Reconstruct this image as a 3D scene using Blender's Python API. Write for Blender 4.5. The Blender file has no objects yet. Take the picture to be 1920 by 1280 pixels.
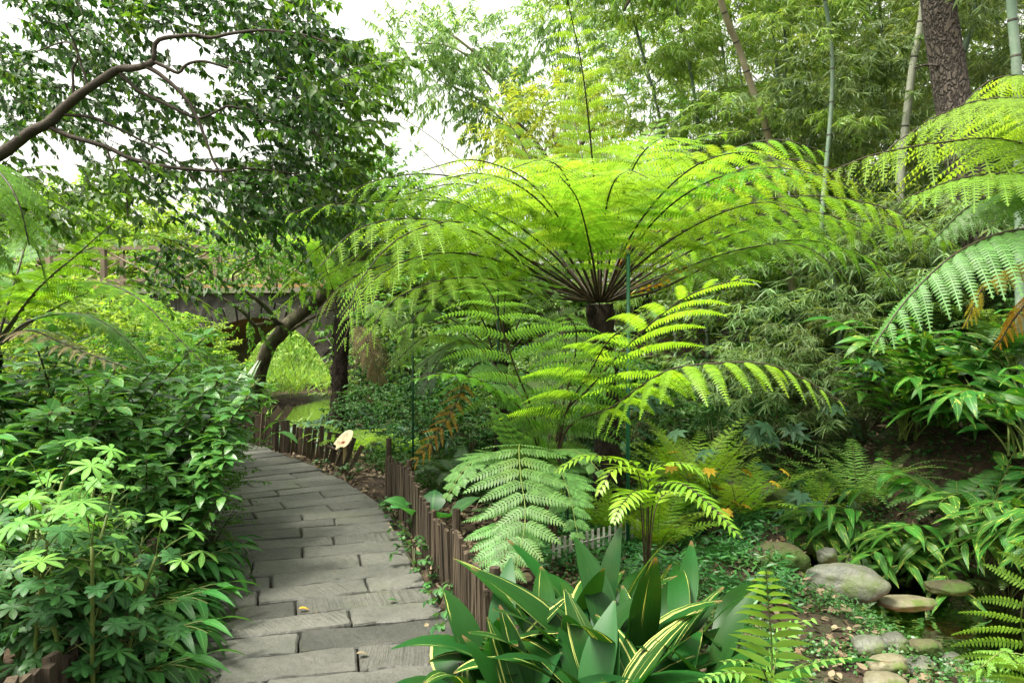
import bpy, math, random
import numpy as np
from mathutils import Vector, noise

rng = np.random.default_rng(11)
random.seed(11)
scene = bpy.context.scene
COL = scene.collection

# ---------------------------------------------------------------- camera
F, CZ = 1450.0, 1.6
PITCH = math.atan(40.0 / F)
cam = bpy.data.cameras.new("camera")
camo = bpy.data.objects.new("camera", cam)
COL.objects.link(camo)
camo.location = (0, 0, CZ)
camo.rotation_euler = (math.pi / 2 - PITCH, 0, 0)
cam.sensor_width = 36.0
cam.lens = F / 1920 * 36.0
cam.clip_start = 0.05
cam.clip_end = 600
scene.camera = camo
# ---------------------------------------------------------------- sky, sun, exposure
SUN_EL, SUN_AZ = 64.0, -115.0          # degrees; azimuth from +Y towards +X
world = bpy.data.worlds.new("World")
scene.world = world
world.use_nodes = True
wn = world.node_tree.nodes
wl = world.node_tree.links
wn.clear()
wo = wn.new("ShaderNodeOutputWorld")
bg = wn.new("ShaderNodeBackground")
sky = wn.new("ShaderNodeTexSky")
sky.sky_type = 'NISHITA'
sky.sun_disc = False
sky.sun_elevation = math.radians(SUN_EL)
sky.sun_rotation = math.radians(SUN_AZ)
sky.dust_density = 6.0
sky.air_density = 1.6
sky.ozone_density = 0.6
hs = wn.new("ShaderNodeHueSaturation")   # thin bright overcast: little blue left
hs.inputs['Saturation'].default_value = 0.15
wl.new(sky.outputs[0], hs.inputs['Color'])
warm = wn.new("ShaderNodeMix"); warm.data_type = 'RGBA'; warm.blend_type = 'MULTIPLY'
warm.inputs[0].default_value = 1; warm.inputs[7].default_value = (1.0, .985, .90, 1)
wl.new(hs.outputs[0], warm.inputs[6])
wl.new(warm.outputs[2], bg.inputs['Color'])
bg.inputs['Strength'].default_value = 0.15
wl.new(bg.outputs[0], wo.inputs['Surface'])
sun = bpy.data.lights.new("sun", 'SUN')
suno = bpy.data.objects.new("sun", sun)
COL.objects.link(suno)
sun.energy = 2.7
sun.angle = math.radians(14)
sun.color = (1.0, 0.95, 0.84)
_a, _e = math.radians(SUN_AZ), math.radians(SUN_EL)
_d = Vector((math.sin(_a) * math.cos(_e), math.cos(_a) * math.cos(_e), math.sin(_e)))
suno.rotation_euler = _d.to_track_quat('Z', 'Y').to_euler()
scene.view_settings.view_transform = 'Standard'
scene.view_settings.look = 'None'
scene.view_settings.gamma = 1
scene.view_settings.exposure = 1.7
scene.render.engine = 'CYCLES'
cy = scene.cycles
cy.use_denoising = True
cy.max_bounces = 10
cy.diffuse_bounces = 6
cy.transmission_bounces = 8
cy.transparent_max_bounces = 8
cy.glossy_bounces = 2
cy.caustics_reflective = False
cy.caustics_refractive = False
cy.sample_clamp_indirect = 6.0


def W(px, py, d):
    """Point seen at photo pixel (1920x1280) at distance d along the view."""
    a, b = (px - 960) / F, (640 - py) / F
    c, s = math.cos(PITCH), math.sin(PITCH)
    y, z = c + b * s, -s + b * c
    k = d / y
    return np.array([a * k, d, CZ + z * k])


def PT(L):
    return np.array([W(*p) for p in L])


def unit(v):
    n = np.linalg.norm(v, axis=-1, keepdims=True)
    return v / np.maximum(n, 1e-9)


# ---------------------------------------------------------------- terrain height
REDGE = np.array([(0.20, -1.0), (0.08, 1.5), (-0.04, 2.6), (-0.19, 3.4), (-.36, 4.13), (-.485, 4.56), (-.65, 5.07), (-.82, 5.69), (-1.06, 6.5),
                  (-1.33, 7.0), (-1.56, 7.48), (-1.9, 8.0), (-2.23, 8.5), (-2.65, 9.03), (-3.05, 9.6), (-3.52, 10.1), (-4.3, 10.7), (-5.4, 11.2)])
STREAM = np.array([(4.3, 1.8), (3.6, 3.2), (3.1, 4.3), (2.95, 5.2), (3.1, 6.2), (2.7, 7.4), (2.4, 9.0), (1.5, 11.0), (-1.0, 13.0), (-3.6, 14.6), (-4.6, 16.5), (-4.0, 19.5), (-2.5, 24), (0, 34)])


def seg_dist(x, y, P):
    x, y = np.asarray(x, float), np.asarray(y, float)
    best = np.full(x.shape, 1e9)
    for (x0, y0), (x1, y1) in zip(P[:-1], P[1:]):
        dx, dy = x1 - x0, y1 - y0
        t = np.clip(((x - x0) * dx + (y - y0) * dy) / (dx * dx + dy * dy), 0, 1)
        best = np.minimum(best, np.hypot(x - x0 - t * dx, y - y0 - t * dy))
    return best


def side_of_path(x, y):
    """signed distance from the right edge of the path, positive on the left (towards and past the path)"""
    d = seg_dist(x, y, REDGE)
    xe = np.interp(y, REDGE[:, 1], REDGE[:, 0])
    return np.where(np.asarray(x) < xe, d, -d)


def sm(a, b, t):
    t = np.clip((t - a) / (b - a), 0, 1)
    return t * t * (3 - 2 * t)


def gz(x, y):
    x, y = np.asarray(x, float), np.asarray(y, float)
    s = side_of_path(x, y)
    z = np.zeros(x.shape)
    z = z + 0.75 * sm(1.7, 4.5, s) * (1 - sm(7, 11, y)) + 1.1 * sm(4, 8, s) * (1 - sm(9, 14, y))   # left bank
    ds = seg_dist(x, y, STREAM)
    xs = np.interp(y, STREAM[:, 1], STREAM[:, 0])
    z = z - 0.16 * sm(0.6, 2.0, -s) * (1 - sm(2.2, 3.0, -s))
    right = x > xs
    hill = np.where(right & (y < 16), 0.75 * sm(0.5, 2.0, ds) + 0.42 * np.clip(ds - 1.3, 0, 9), 0)
    z = z + hill
    back = sm(8.5, 13.0, y) * (1 - sm(0.0, 1.0, right * (y < 16)))
    z = z - 0.28 * back
    ch = 1 - sm(0.45, 1.15, ds)
    z = z * (1 - ch) + (-0.55) * ch
    far = sm(20, 34, y) * 2.2 * sm(1.2, 6, ds)
    return z + far


def gzf(x, y):
    return float(gz(np.array([x]), np.array([y]))[0])


# ---------------------------------------------------------------- objects
def tag(o, label=None, cat=None, group=None, kind=None):
    if label: o['label'] = label
    if cat: o['category'] = cat
    if group: o['group'] = group
    if kind: o['kind'] = kind
    return o


def empty(name, loc, label, cat, group=None, rz=0.0):
    o = bpy.data.objects.new(name, None)
    COL.objects.link(o)
    o.location = tuple(float(v) for v in loc)
    o.rotation_euler = (0, 0, rz)
    o.empty_display_size = 0.1
    return tag(o, label, cat, group)


def dup(root, loc, rz, sc, label, group=None):
    r = root.copy(); COL.objects.link(r)
    r.location = tuple(float(v) for v in loc); r.rotation_euler = (0, 0, rz); r.scale = (sc, sc, sc)
    r['label'] = label
    if group: r['group'] = group
    for ch in list(root.children):
        c = ch.copy(); COL.objects.link(c); c.parent = r
        for g in ch.children:
            k = g.copy(); COL.objects.link(k); k.parent = c
    return r


class Buf:
    def __init__(self):
        self.v, self.q, self.t, self.a, self.mq, self.mt = [], [], [], [], [], []
        self.n = 0

    def add(self, v, q=None, t=None, a=None, mi=0):
        v = np.asarray(v, float).reshape(-1, 3)
        if q is not None and len(q):
            q = np.asarray(q, int).reshape(-1, 4); self.q.append(q + self.n); self.mq.append(np.full(len(q), mi))
        if t is not None and len(t):
            t = np.asarray(t, int).reshape(-1, 3); self.t.append(t + self.n); self.mt.append(np.full(len(t), mi))
        self.v.append(v)
        self.a.append(np.zeros((len(v), 3)) if a is None else np.asarray(a, float).reshape(-1, 3))
        self.n += len(v)

    def build(self, name, mats, parent=None, smooth=True, origin=None):
        me = bpy.data.meshes.new(name)
        if not isinstance(mats, (list, tuple)): mats = [mats]
        for m in mats: me.materials.append(m)
        if self.n:
            V = np.concatenate(self.v)
            if origin is not None: V = V - np.asarray(origin, float)
            q = np.concatenate(self.q) if self.q else np.zeros((0, 4), int)
            t = np.concatenate(self.t) if self.t else np.zeros((0, 3), int)
            me.vertices.add(len(V)); me.vertices.foreach_set('co', V.astype(np.float32).ravel())
            me.loops.add(len(q) * 4 + len(t) * 3)
            me.loops.foreach_set('vertex_index', np.concatenate([q.ravel(), t.ravel()]).astype(np.int32))
            me.polygons.add(len(q) + len(t))
            st = np.concatenate([np.arange(len(q)) * 4, len(q) * 4 + np.arange(len(t)) * 3]).astype(np.int32)
            me.polygons.foreach_set('loop_start', st)
            mi = np.concatenate((self.mq or [np.zeros(0, int)]) + (self.mt or [np.zeros(0, int)])).astype(np.int32)
            me.polygons.foreach_set('material_index', mi)
            me.polygons.foreach_set('use_smooth', np.full(len(q) + len(t), bool(smooth)))
            at = me.attributes.new('leaf', 'FLOAT_VECTOR', 'POINT')
            at.data.foreach_set('vector', np.concatenate(self.a).astype(np.float32).ravel())
            me.update(calc_edges=True)
        o = bpy.data.objects.new(name, me)
        COL.objects.link(o)
        if parent is not None:
            o.parent = parent
        elif origin is not None:
            o.location = tuple(float(v) for v in origin)
        return o


# ---------------------------------------------------------------- leaf templates (u, v in -.5...5)
def grid_t(us, prof, nc=3, wavy=0.0):
    us = np.asarray(us, float)
    cs = np.linspace(-1, 1, nc)
    pts = np.array([(u, 0.5 * c * prof(u)) for u in us for c in cs])
    q = [(i * nc + j, i * nc + j + 1, (i + 1) * nc + j + 1, (i + 1) * nc + j) for i in range(len(us) - 1) for j in range(nc - 1)]
    cc = np.array([c for u in us for c in cs])
    return pts, np.array(q), None, cc


def _dia():
    return np.array([(0, 0), (.42, .5), (1, 0), (.42, -.5)]), np.array([(0, 3, 2, 1)]), None, np.array([0, 1, 0, -1.])


def _fold():
    return (np.array([(0, 0), (.38, .5), (.45, 0), (.38, -.5), (1, 0)]), None,
            np.array([(0, 2, 1), (0, 3, 2), (1, 2, 4), (2, 3, 4)]), np.array([0, 1, 0, -1, 0.]))


ov = lambda u: max(0.03, math.sin(math.pi * min(1, max(0, u)) ** 0.8) ** 0.85)
lance = lambda u: max(0.02, (min(u / .25, 1) ** .6) * (1 - max(0, (u - .2) / .8) ** 1.8))
obov = lambda u: max(0.05, math.sin(math.pi * (max(0, u) ** 1.35)) ** .8)
strap = lambda u: max(0.08, (0.16 + .84 * min(1, max(0, (u - .12) / .33)) ** 1.2) * (1 - max(0, (u - .5) / .5) ** 2.3))
T_DIA, T_FOLD = _dia(), _fold()
T_OV = grid_t([0, .15, .4, .65, .85, 1], ov)
T_OV2 = grid_t([0, .2, .5, .8, 1], ov)
T_LANCE = grid_t([0, .12, .3, .5, .7, .87, 1], lance)
T_OBOV = grid_t([0, .25, .5, .72, .88, 1], obov)
T_STRAP = grid_t(np.linspace(0, 1, 11), strap, 5)
T_PINN = grid_t([0, .1, .45, .75, 1], lambda u: max(.04, (min(1, .8 + u * .8)) * (1 - max(0, (u - .3) / .7) ** 1.6)))
T_BAM = grid_t([0, .2, .6, 1], lance, 2)


def leaves(buf, pos, dr, nr, L, Wd, bend=0.3, fold=0.15, rnd=None, tmpl=T_FOLD, mi=0, wave=0.0):
    pos = np.asarray(pos, float).reshape(-1, 3)
    n = len(pos)
    if n == 0: return
    b_ = lambda x: np.broadcast_to(np.asarray(x, float), (n,)).astype(float)
    L, Wd, bend, fold = b_(L), b_(Wd), b_(bend), b_(fold)
    dr = unit(np.broadcast_to(dr, (n, 3)))
    nr = np.broadcast_to(nr, (n, 3))
    nr = nr - (nr * dr).sum(1, keepdims=True) * dr
    bad = np.linalg.norm(nr, axis=1) < 1e-3
    if bad.any():
        nr = nr.copy(); nr[bad] = np.cross(dr[bad], [0.3, 0.9, 0.1])
    nr = unit(nr)
    sd = np.cross(nr, dr)
    rnd = rng.random(n) if rnd is None else b_(rnd)
    pts, q, t, cc = tmpl
    u, v = pts[:, 0], pts[:, 1]
    bb = np.where(np.abs(bend) < 1e-3, 1e-3, bend)[:, None]
    X = np.sin(bb * u) / bb * L[:, None]
    Z = -(1 - np.cos(bb * u)) / bb * L[:, None]
    Y = v[None, :] * Wd[:, None]
    Z = Z + fold[:, None] * np.abs(v)[None, :] * Wd[:, None]
    if wave:
        Z = Z + wave * Wd[:, None] * np.sin(u[None, :] * 17 + rnd[:, None] * 40) * cc[None, :]
    P = pos[:, None] + X[..., None] * dr[:, None] + Y[..., None] * sd[:, None] + Z[..., None] * nr[:, None]
    m = len(pts)
    off = (np.arange(n) * m)[:, None, None]
    A = np.stack([np.broadcast_to(u, (n, m)), np.broadcast_to(cc, (n, m)), np.broadcast_to(rnd[:, None], (n, m))], -1)
    buf.add(P.reshape(-1, 3), (q[None] + off).reshape(-1, 4) if q is not None else None,
            (t[None] + off).reshape(-1, 3) if t is not None else None, A.reshape(-1, 3), mi)


def bez(P, n):
    """Catmull-Rom through the points, n samples even in arc length"""
    P = np.asarray(P, float)
    if len(P) == 2:
        return P[0] + (P[1] - P[0]) * np.linspace(0, 1, n)[:, None]
    Q = np.vstack([2 * P[0] - P[1], P, 2 * P[-1] - P[-2]])
    out = []
    for i in range(1, len(Q) - 2):
        t = np.linspace(0, 1, 12, endpoint=False)[:, None]
        p0, p1, p2, p3 = Q[i - 1], Q[i], Q[i + 1], Q[i + 2]
        out.append(0.5 * (2 * p1 + (p2 - p0) * t + (2 * p0 - 5 * p1 + 4 * p2 - p3) * t ** 2 + (-p0 + 3 * p1 - 3 * p2 + p3) * t ** 3))
    C = np.vstack(out + [P[-1:]])
    s = np.concatenate([[0], np.cumsum(np.linalg.norm(np.diff(C, axis=0), axis=1))])
    g = np.linspace(0, s[-1], n)
    return np.stack([np.interp(g, s, C[:, k]) for k in range(3)], 1)


def tangents(P):
    return unit(np.gradient(P, axis=0))


def tube(buf, P, R, ns=6, mi=0, cap=True, rnd=0.5, wob=0.0):
    P = np.asarray(P, float)
    n = len(P)
    R = np.interp(np.linspace(0, 1, n), np.linspace(0, 1, len(np.atleast_1d(R))), np.atleast_1d(R)) if np.ndim(R) else np.full(n, R)
    T = tangents(P)
    a = np.cross(T[0], [0, 0, 1.0]) if abs(T[0][2]) < .9 else np.cross(T[0], [0, 1.0, 0])
    a = unit(a)
    A = [a]
    for i in range(1, n):
        a = a - (a @ T[i]) * T[i]; a = unit(a); A.append(a)
    A = np.array(A); B = np.cross(T, A)
    th = np.arange(ns) / ns * 2 * math.pi
    RR = R[:, None] * (1 + (rng.normal(0, wob, (n, ns)) if wob else 0))
    V = P[:, None] + RR[..., None] * (np.cos(th)[None, :, None] * A[:, None] + np.sin(th)[None, :, None] * B[:, None])
    q = []
    for i in range(n - 1):
        for j in range(ns):
            k = (j + 1) % ns
            q.append((i * ns + j, i * ns + k, (i + 1) * ns + k, (i + 1) * ns + j))
    t = []
    V = V.reshape(-1, 3)
    if cap:
        V = np.vstack([V, P[:1], P[-1:]])
        t = [(n * ns, (j + 1) % ns, j) for j in range(ns)] + [(n * ns + 1, (n - 1) * ns + j, (n - 1) * ns + (j + 1) % ns) for j in range(ns)]
    at = np.zeros((len(V), 3)); at[:n * ns, 0] = np.repeat(np.linspace(0, 1, n), ns); at[:, 2] = rnd
    buf.add(V, q, t, at, mi)


def box(buf, c, s, rz=0.0, rx=0.0, ry=0.0, mi=0, jit=0.0, rnd=0.5, taper=1.0):
    c, s = np.asarray(c, float), np.asarray(s, float) / 2
    V = np.array([(x, y, z) for z in (-1, 1) for y in (-1, 1) for x in (-1, 1)], float) * s
    V[4:, :2] *= taper
    if jit: V += rng.normal(0, jit, V.shape)
    cx, sx, cy_, sy, cz, sz = math.cos(rx), math.sin(rx), math.cos(ry), math.sin(ry), math.cos(rz), math.sin(rz)
    Rx = np.array([[1, 0, 0], [0, cx, -sx], [0, sx, cx]]); Ry = np.array([[cy_, 0, sy], [0, 1, 0], [-sy, 0, cy_]]); Rz = np.array([[cz, -sz, 0], [sz, cz, 0], [0, 0, 1]])
    V = V @ (Rz @ Ry @ Rx).T + c
    q = [(0, 2, 3, 1), (4, 5, 7, 6), (0, 1, 5, 4), (2, 6, 7, 3), (0, 4, 6, 2), (1, 3, 7, 5)]
    at = np.zeros((8, 3)); at[:, 2] = rnd
    buf.add(V, q, None, at, mi)


def prism(buf, poly, z0, z1, mi=0, rnd=0.5, bevel=0.0):
    """vertical prism on a convex-ish polygon (counter-clockwise), optional small bevelled top"""
    poly = np.asarray(poly, float); n = len(poly)
    c = poly.mean(0)
    rings = [(poly, z0), (poly, z1 - bevel)]
    if bevel:
        d = poly - c
        l = np.linalg.norm(d, axis=1, keepdims=True)
        rings.append((c + d * (1 - bevel * 1.0 / l), z1))
    V = np.vstack([np.column_stack([p, np.full(n, z) if np.ndim(z) == 0 else z]) for p, z in rings] + [[[c[0], c[1], np.mean(z1)]]])
    q = []
    for r in range(len(rings) - 1):
        for j in range(n):
            k = (j + 1) % n
            q.append((r * n + j, r * n + k, (r + 1) * n + k, (r + 1) * n + j))
    r = (len(rings) - 1) * n
    t = [(len(V) - 1, r + j, r + (j + 1) % n) for j in range(n)]
    at = np.zeros((len(V), 3)); at[:, 2] = rnd
    buf.add(V, q, t, at, mi)


# ---------------------------------------------------------------- materials
def N(nt, typ, **kw):
    n = nt.nodes.new(typ)
    for k, v in kw.items(): setattr(n, k, v)
    return n


def mixc(nt, fac, c1, c2, blend='MIX'):
    m = N(nt, 'ShaderNodeMix', data_type='RGBA', blend_type=blend)
    for sock, val in ((m.inputs[0], fac), (m.inputs[6], c1), (m.inputs[7], c2)):
        if isinstance(val, bpy.types.NodeSocket): nt.links.new(val, sock)
        elif isinstance(val, (tuple, list)): sock.default_value = (*val[:3], 1)
        else: sock.default_value = val
    return m.outputs[2]


def math_(nt, op, a, b=0.0, c=None):
    m = N(nt, 'ShaderNodeMath', operation=op)
    for i, val in enumerate((a, b) if c is None else (a, b, c)):
        if isinstance(val, bpy.types.NodeSocket): nt.links.new(val, m.inputs[i])
        else: m.inputs[i].default_value = val
    return m.outputs[0]


def ramp(nt, x, lo, hi):
    m = N(nt, 'ShaderNodeMapRange')
    nt.links.new(x, m.inputs[0]); m.inputs[1].default_value = lo; m.inputs[2].default_value = hi
    return m.outputs[0]


def noisetex(nt, vec, scale, detail=3, rough=.55):
    n = N(nt, 'ShaderNodeTexNoise')
    n.inputs['Scale'].default_value = scale; n.inputs['Detail'].default_value = detail; n.inputs['Roughness'].default_value = rough
    if vec is not None: nt.links.new(vec, n.inputs['Vector'])
    return n.outputs['Fac']


def newmat(name):
    m = bpy.data.materials.new(name); m.use_nodes = True
    nt = m.node_tree; nt.nodes.clear()
    out = N(nt, 'ShaderNodeOutputMaterial')
    return m, nt, out


def leafmat(name, c1, c2, tr=0.35, rough=0.42, trc=None, pattern=None, pc=(.5, .55, .12), spec=0.4, midrib=0.0, under=0.0, vein=0.0):
    m, nt, out = newmat(name)
    at = N(nt, 'ShaderNodeAttribute', attribute_name='leaf')
    sp = N(nt, 'ShaderNodeSeparateXYZ'); nt.links.new(at.outputs['Vector'], sp.inputs[0])
    u, v, r = sp.outputs
    oi = N(nt, 'ShaderNodeObjectInfo')
    tc = N(nt, 'ShaderNodeTexCoord')
    col = mixc(nt, r, c1, c2)
    hv = N(nt, 'ShaderNodeHueSaturation')
    val = math_(nt, 'MULTIPLY_ADD', oi.outputs['Random'], .3, .85)
    r2 = math_(nt, 'FRACT', math_(nt, 'MULTIPLY', r, 37.7))
    val = math_(nt, 'MULTIPLY', val, math_(nt, 'MULTIPLY_ADD', r2, .5, .75))
    nt.links.new(val, hv.inputs['Value']); nt.links.new(math_(nt, 'MULTIPLY_ADD', oi.outputs['Random'], .03, .485), hv.inputs['Hue'])
    nt.links.new(col, hv.inputs['Color']); col = hv.outputs[0]
    if pattern == 'stripe':      # cream streaks that run along the blade
        cv = N(nt, 'ShaderNodeCombineXYZ')
        nt.links.new(math_(nt, 'MULTIPLY', v, 2.6), cv.inputs[0]); nt.links.new(math_(nt, 'MULTIPLY', u, .35), cv.inputs[1]); nt.links.new(math_(nt, 'MULTIPLY', r, 91), cv.inputs[2])
        nz = noisetex(nt, cv.outputs[0], 1.3, 3, .6)
        f = math_(nt, 'MULTIPLY', ramp(nt, nz, .60, .64), math_(nt, 'GREATER_THAN', math_(nt, 'FRACT', math_(nt, 'MULTIPLY', r, 5.1)), .38))
        col = mixc(nt, f, col, pc)
        nz2 = noisetex(nt, cv.outputs[0], 9, 2)
        col = mixc(nt, math_(nt, 'MULTIPLY', ramp(nt, nz2, .45, .7), .3), col, tuple(x * 1.5 for x in c2))
        tipn = math_(nt, 'ADD', u, math_(nt, 'MULTIPLY', math_(nt, 'FRACT', math_(nt, 'MULTIPLY', r, 7.3)), .09))
        col = mixc(nt, ramp(nt, math_(nt, 'MULTIPLY_ADD', noisetex(nt, tc.outputs['Object'], 40, 3), .08, tipn), 1.05, 1.10), col, (.16, .10, .045))
        col = mixc(nt, math_(nt, 'MULTIPLY', ramp(nt, noisetex(nt, tc.outputs['Object'], 60, 4, .7), .66, .72), .5), col, (.10, .08, .03))
    elif pattern == 'flame':     # pale diagonal streaks from the midrib
        cv = N(nt, 'ShaderNodeCombineXYZ')
        w = math_(nt, 'ADD', math_(nt, 'MULTIPLY', u, 9), math_(nt, 'MULTIPLY', math_(nt, 'ABSOLUTE', v), -3))
        nt.links.new(w, cv.inputs[0]); nt.links.new(math_(nt, 'MULTIPLY', v, .6), cv.inputs[1]); nt.links.new(math_(nt, 'MULTIPLY', r, 77), cv.inputs[2])
        nz = noisetex(nt, cv.outputs[0], 1.2, 2)
        col = mixc(nt, ramp(nt, nz, .62, .67), col, pc)
    elif pattern == 'spot':
        nz = noisetex(nt, tc.outputs['Object'], 130, 2)
        nb = noisetex(nt, tc.outputs['Object'], 9, 1)
        col = mixc(nt, ramp(nt, math_(nt, 'MULTIPLY_ADD', nb, .35, nz), .79, .84), col, pc)
    # older, yellower patches that differ from plant to plant
    ov_ = N(nt, 'ShaderNodeVectorMath', operation='ADD'); nt.links.new(tc.outputs['Object'], ov_.inputs[0]); nt.links.new(oi.outputs['Random'], ov_.inputs[1])
    age = math_(nt, 'MULTIPLY', ramp(nt, noisetex(nt, ov_.outputs[0], 3.0, 3, .6), .56, .74), .28)
    col = mixc(nt, age, col, (c2[0] * 1.5 + .035, c2[1] * .92 + .01, c2[2] * .6))
    if midrib:
        f = math_(nt, 'MULTIPLY', math_(nt, 'LESS_THAN', math_(nt, 'ABSOLUTE', v), .09), midrib)
        col = mixc(nt, f, col, tuple(min(1, x * 2.2 + .03) for x in c2))
    if under:
        g = N(nt, 'ShaderNodeNewGeometry')
        col = mixc(nt, math_(nt, 'MULTIPLY', g.outputs['Backfacing'], under), col, tuple(x * .8 + .09 for x in c2))
    p = N(nt, 'ShaderNodeBsdfPrincipled')
    nt.links.new(col, p.inputs['Base Color'])
    p.inputs['Roughness'].default_value = rough
    p.inputs['Specular IOR Level'].default_value = spec
    if vein:
        bp = N(nt, 'ShaderNodeBump'); bp.inputs['Strength'].default_value = vein; bp.inputs['Distance'].default_value = .01
        if pattern == 'stripe': h = math_(nt, 'SINE', math_(nt, 'MULTIPLY', v, 42))
        else: h = math_(nt, 'SINE', math_(nt, 'ADD', math_(nt, 'MULTIPLY', u, 60), math_(nt, 'MULTIPLY', math_(nt, 'ABSOLUTE', v), -14)))
        nt.links.new(h, bp.inputs['Height']); nt.links.new(bp.outputs[0], p.inputs['Normal'])
    t = N(nt, 'ShaderNodeBsdfTranslucent')
    tint = trc or (1.9, 1.75, .7)
    tm = N(nt, 'ShaderNodeMix', data_type='RGBA', blend_type='MULTIPLY'); tm.inputs[0].default_value = 1
    nt.links.new(col, tm.inputs[6]); tm.inputs[7].default_value = (*tint, 1); nt.links.new(tm.outputs[2], t.inputs['Color'])
    mx = N(nt, 'ShaderNodeMixShader'); mx.inputs[0].default_value = tr
    nt.links.new(p.outputs[0], mx.inputs[1]); nt.links.new(t.outputs[0], mx.inputs[2])
    nt.links.new(mx.outputs[0], out.inputs[0])
    return m


def solid(name, c1, c2, scale=8, rough=.8, bump=.4, bscale=30, stretch=None, spec=.3, c3=None, c3scale=2.5, c3lo=.52, c3hi=.62, dist=.02):
    """two-tone noisy surface with bump; c3 = larger patches (moss, stain)"""
    m, nt, out = newmat(name)
    tc = N(nt, 'ShaderNodeTexCoord'); vec = tc.outputs['Object']
    if stretch:
        mp = N(nt, 'ShaderNodeMapping'); mp.inputs['Scale'].default_value = stretch
        nt.links.new(vec, mp.inputs[0]); vec2 = mp.outputs[0]
    else: vec2 = vec
    at = N(nt, 'ShaderNodeAttribute', attribute_name='leaf')
    sp = N(nt, 'ShaderNodeSeparateXYZ'); nt.links.new(at.outputs['Vector'], sp.inputs[0])
    f = ramp(nt, noisetex(nt, vec2, scale, 5, .6), .32, .68)
    col = mixc(nt, f, c1, c2)
    hv = N(nt, 'ShaderNodeHueSaturation'); nt.links.new(col, hv.inputs['Color'])
    nt.links.new(math_(nt, 'MULTIPLY_ADD', sp.outputs[2], .6, .7), hv.inputs['Value']); col = hv.outputs[0]
    if c3:
        col = mixc(nt, ramp(nt, noisetex(nt, vec, c3scale, 5, .65), c3lo, c3hi), col, c3)
    p = N(nt, 'ShaderNodeBsdfPrincipled')
    nt.links.new(col, p.inputs['Base Color'])
    p.inputs['Roughness'].default_value = rough; p.inputs['Specular IOR Level'].default_value = spec
    bp = N(nt, 'ShaderNodeBump'); bp.inputs['Strength'].default_value = bump; bp.inputs['Distance'].default_value = dist
    nt.links.new(noisetex(nt, vec2, bscale, 5, .65), bp.inputs['Height']); nt.links.new(bp.outputs[0], p.inputs['Normal'])
    nt.links.new(p.outputs[0], out.inputs[0])
    return m


M = {}
M['frond'] = leafmat('fern_green', (.13, .262, .026), (.19, .33, .04), tr=.54, rough=.5, trc=(1.95, 1.8, .9), spec=.18, under=.05)
M['frond_pale'] = leafmat('fern_pale', (.07, .17, .03), (.11, .22, .045), tr=.4, rough=.45, trc=(1.8, 1.9, .8), spec=.35, under=.2)
M['frond_silver'] = leafmat('fern_silver', (.075, .17, .04), (.11, .225, .058), tr=.34, rough=.5, trc=(1.6, 1.7, .8), spec=.3)
M['frond_lime'] = leafmat('fern_lime', (.16, .31, .02), (.22, .36, .035), tr=.45, rough=.4, trc=(1.9, 1.8, .8), spec=.4)
M['frond_mid'] = leafmat('fern_mid', (.075, .19, .014), (.11, .24, .025), tr=.45, rough=.45, spec=.35)
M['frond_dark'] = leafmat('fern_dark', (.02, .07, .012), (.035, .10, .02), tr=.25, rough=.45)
M['frond_fresh'] = leafmat('fern_fresh', (.12, .26, .04), (.17, .32, .06), tr=.4, rough=.45, trc=(1.8, 1.8, .8), spec=.3)
M['frond_gold'] = leafmat('fern_gold', (.30, .15, .012), (.36, .24, .02), tr=.4, rough=.6, trc=(1.6, 1.4, .6), spec=.1)
M['frond_yellow'] = leafmat('fern_yellow', (.22, .19, .015), (.30, .23, .02), tr=.45, rough=.5, trc=(1.6, 1.5, .6))
M['frond_dead'] = leafmat('fern_dead', (.13, .10, .06), (.22, .17, .10), tr=.2, rough=.8, trc=(1.2, 1.1, .8), spec=.1)
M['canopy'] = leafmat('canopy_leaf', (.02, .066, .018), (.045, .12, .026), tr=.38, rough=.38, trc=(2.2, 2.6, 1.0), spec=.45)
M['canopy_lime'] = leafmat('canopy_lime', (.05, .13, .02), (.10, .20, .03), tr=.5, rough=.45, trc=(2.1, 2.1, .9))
M['tree_mid'] = leafmat('tree_leaf_mid', (.06, .145, .028), (.11, .20, .04), tr=.42, rough=.5, trc=(2.0, 2.0, .9))
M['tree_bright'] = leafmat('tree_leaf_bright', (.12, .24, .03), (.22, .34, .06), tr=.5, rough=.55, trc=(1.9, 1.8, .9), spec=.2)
M['tree_pale'] = leafmat('tree_leaf_pale', (.11, .20, .075), (.19, .29, .10), tr=.5, rough=.5, trc=(1.9, 1.9, 1.1), spec=.3)
M['bamboo'] = leafmat('bamboo_leaf', (.12, .205, .04), (.21, .29, .07), tr=.5, rough=.45, trc=(2.0, 1.9, .9), spec=.4)
M['bamboo_dark'] = leafmat('bamboo_leaf_dark', (.09, .165, .055), (.165, .25, .10), tr=.42, rough=.5, spec=.3)
M['bamboo_yellow'] = leafmat('bamboo_leaf_yellow', (.19, .28, .03), (.28, .35, .05), tr=.5, rough=.5, trc=(1.8, 1.7, .7))
M['scheff'] = leafmat('palmate_leaf', (.016, .072, .018), (.038, .125, .03), tr=.25, rough=.45, spec=.28, midrib=.3)
M['scheff_lime'] = leafmat('palmate_leaf_young', (.08, .22, .035), (.13, .28, .05), tr=.3, rough=.45, spec=.28, midrib=.3)
M['aucuba'] = leafmat('spotted_leaf', (.03, .115, .022), (.065, .185, .038), tr=.25, rough=.32, spec=.5, pattern='spot', pc=(.26, .36, .06), vein=.12, midrib=.3)
M['fine'] = leafmat('fine_leaf', (.06, .20, .022), (.11, .29, .035), tr=.4, rough=.45, trc=(1.8, 1.9, .8))
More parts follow.
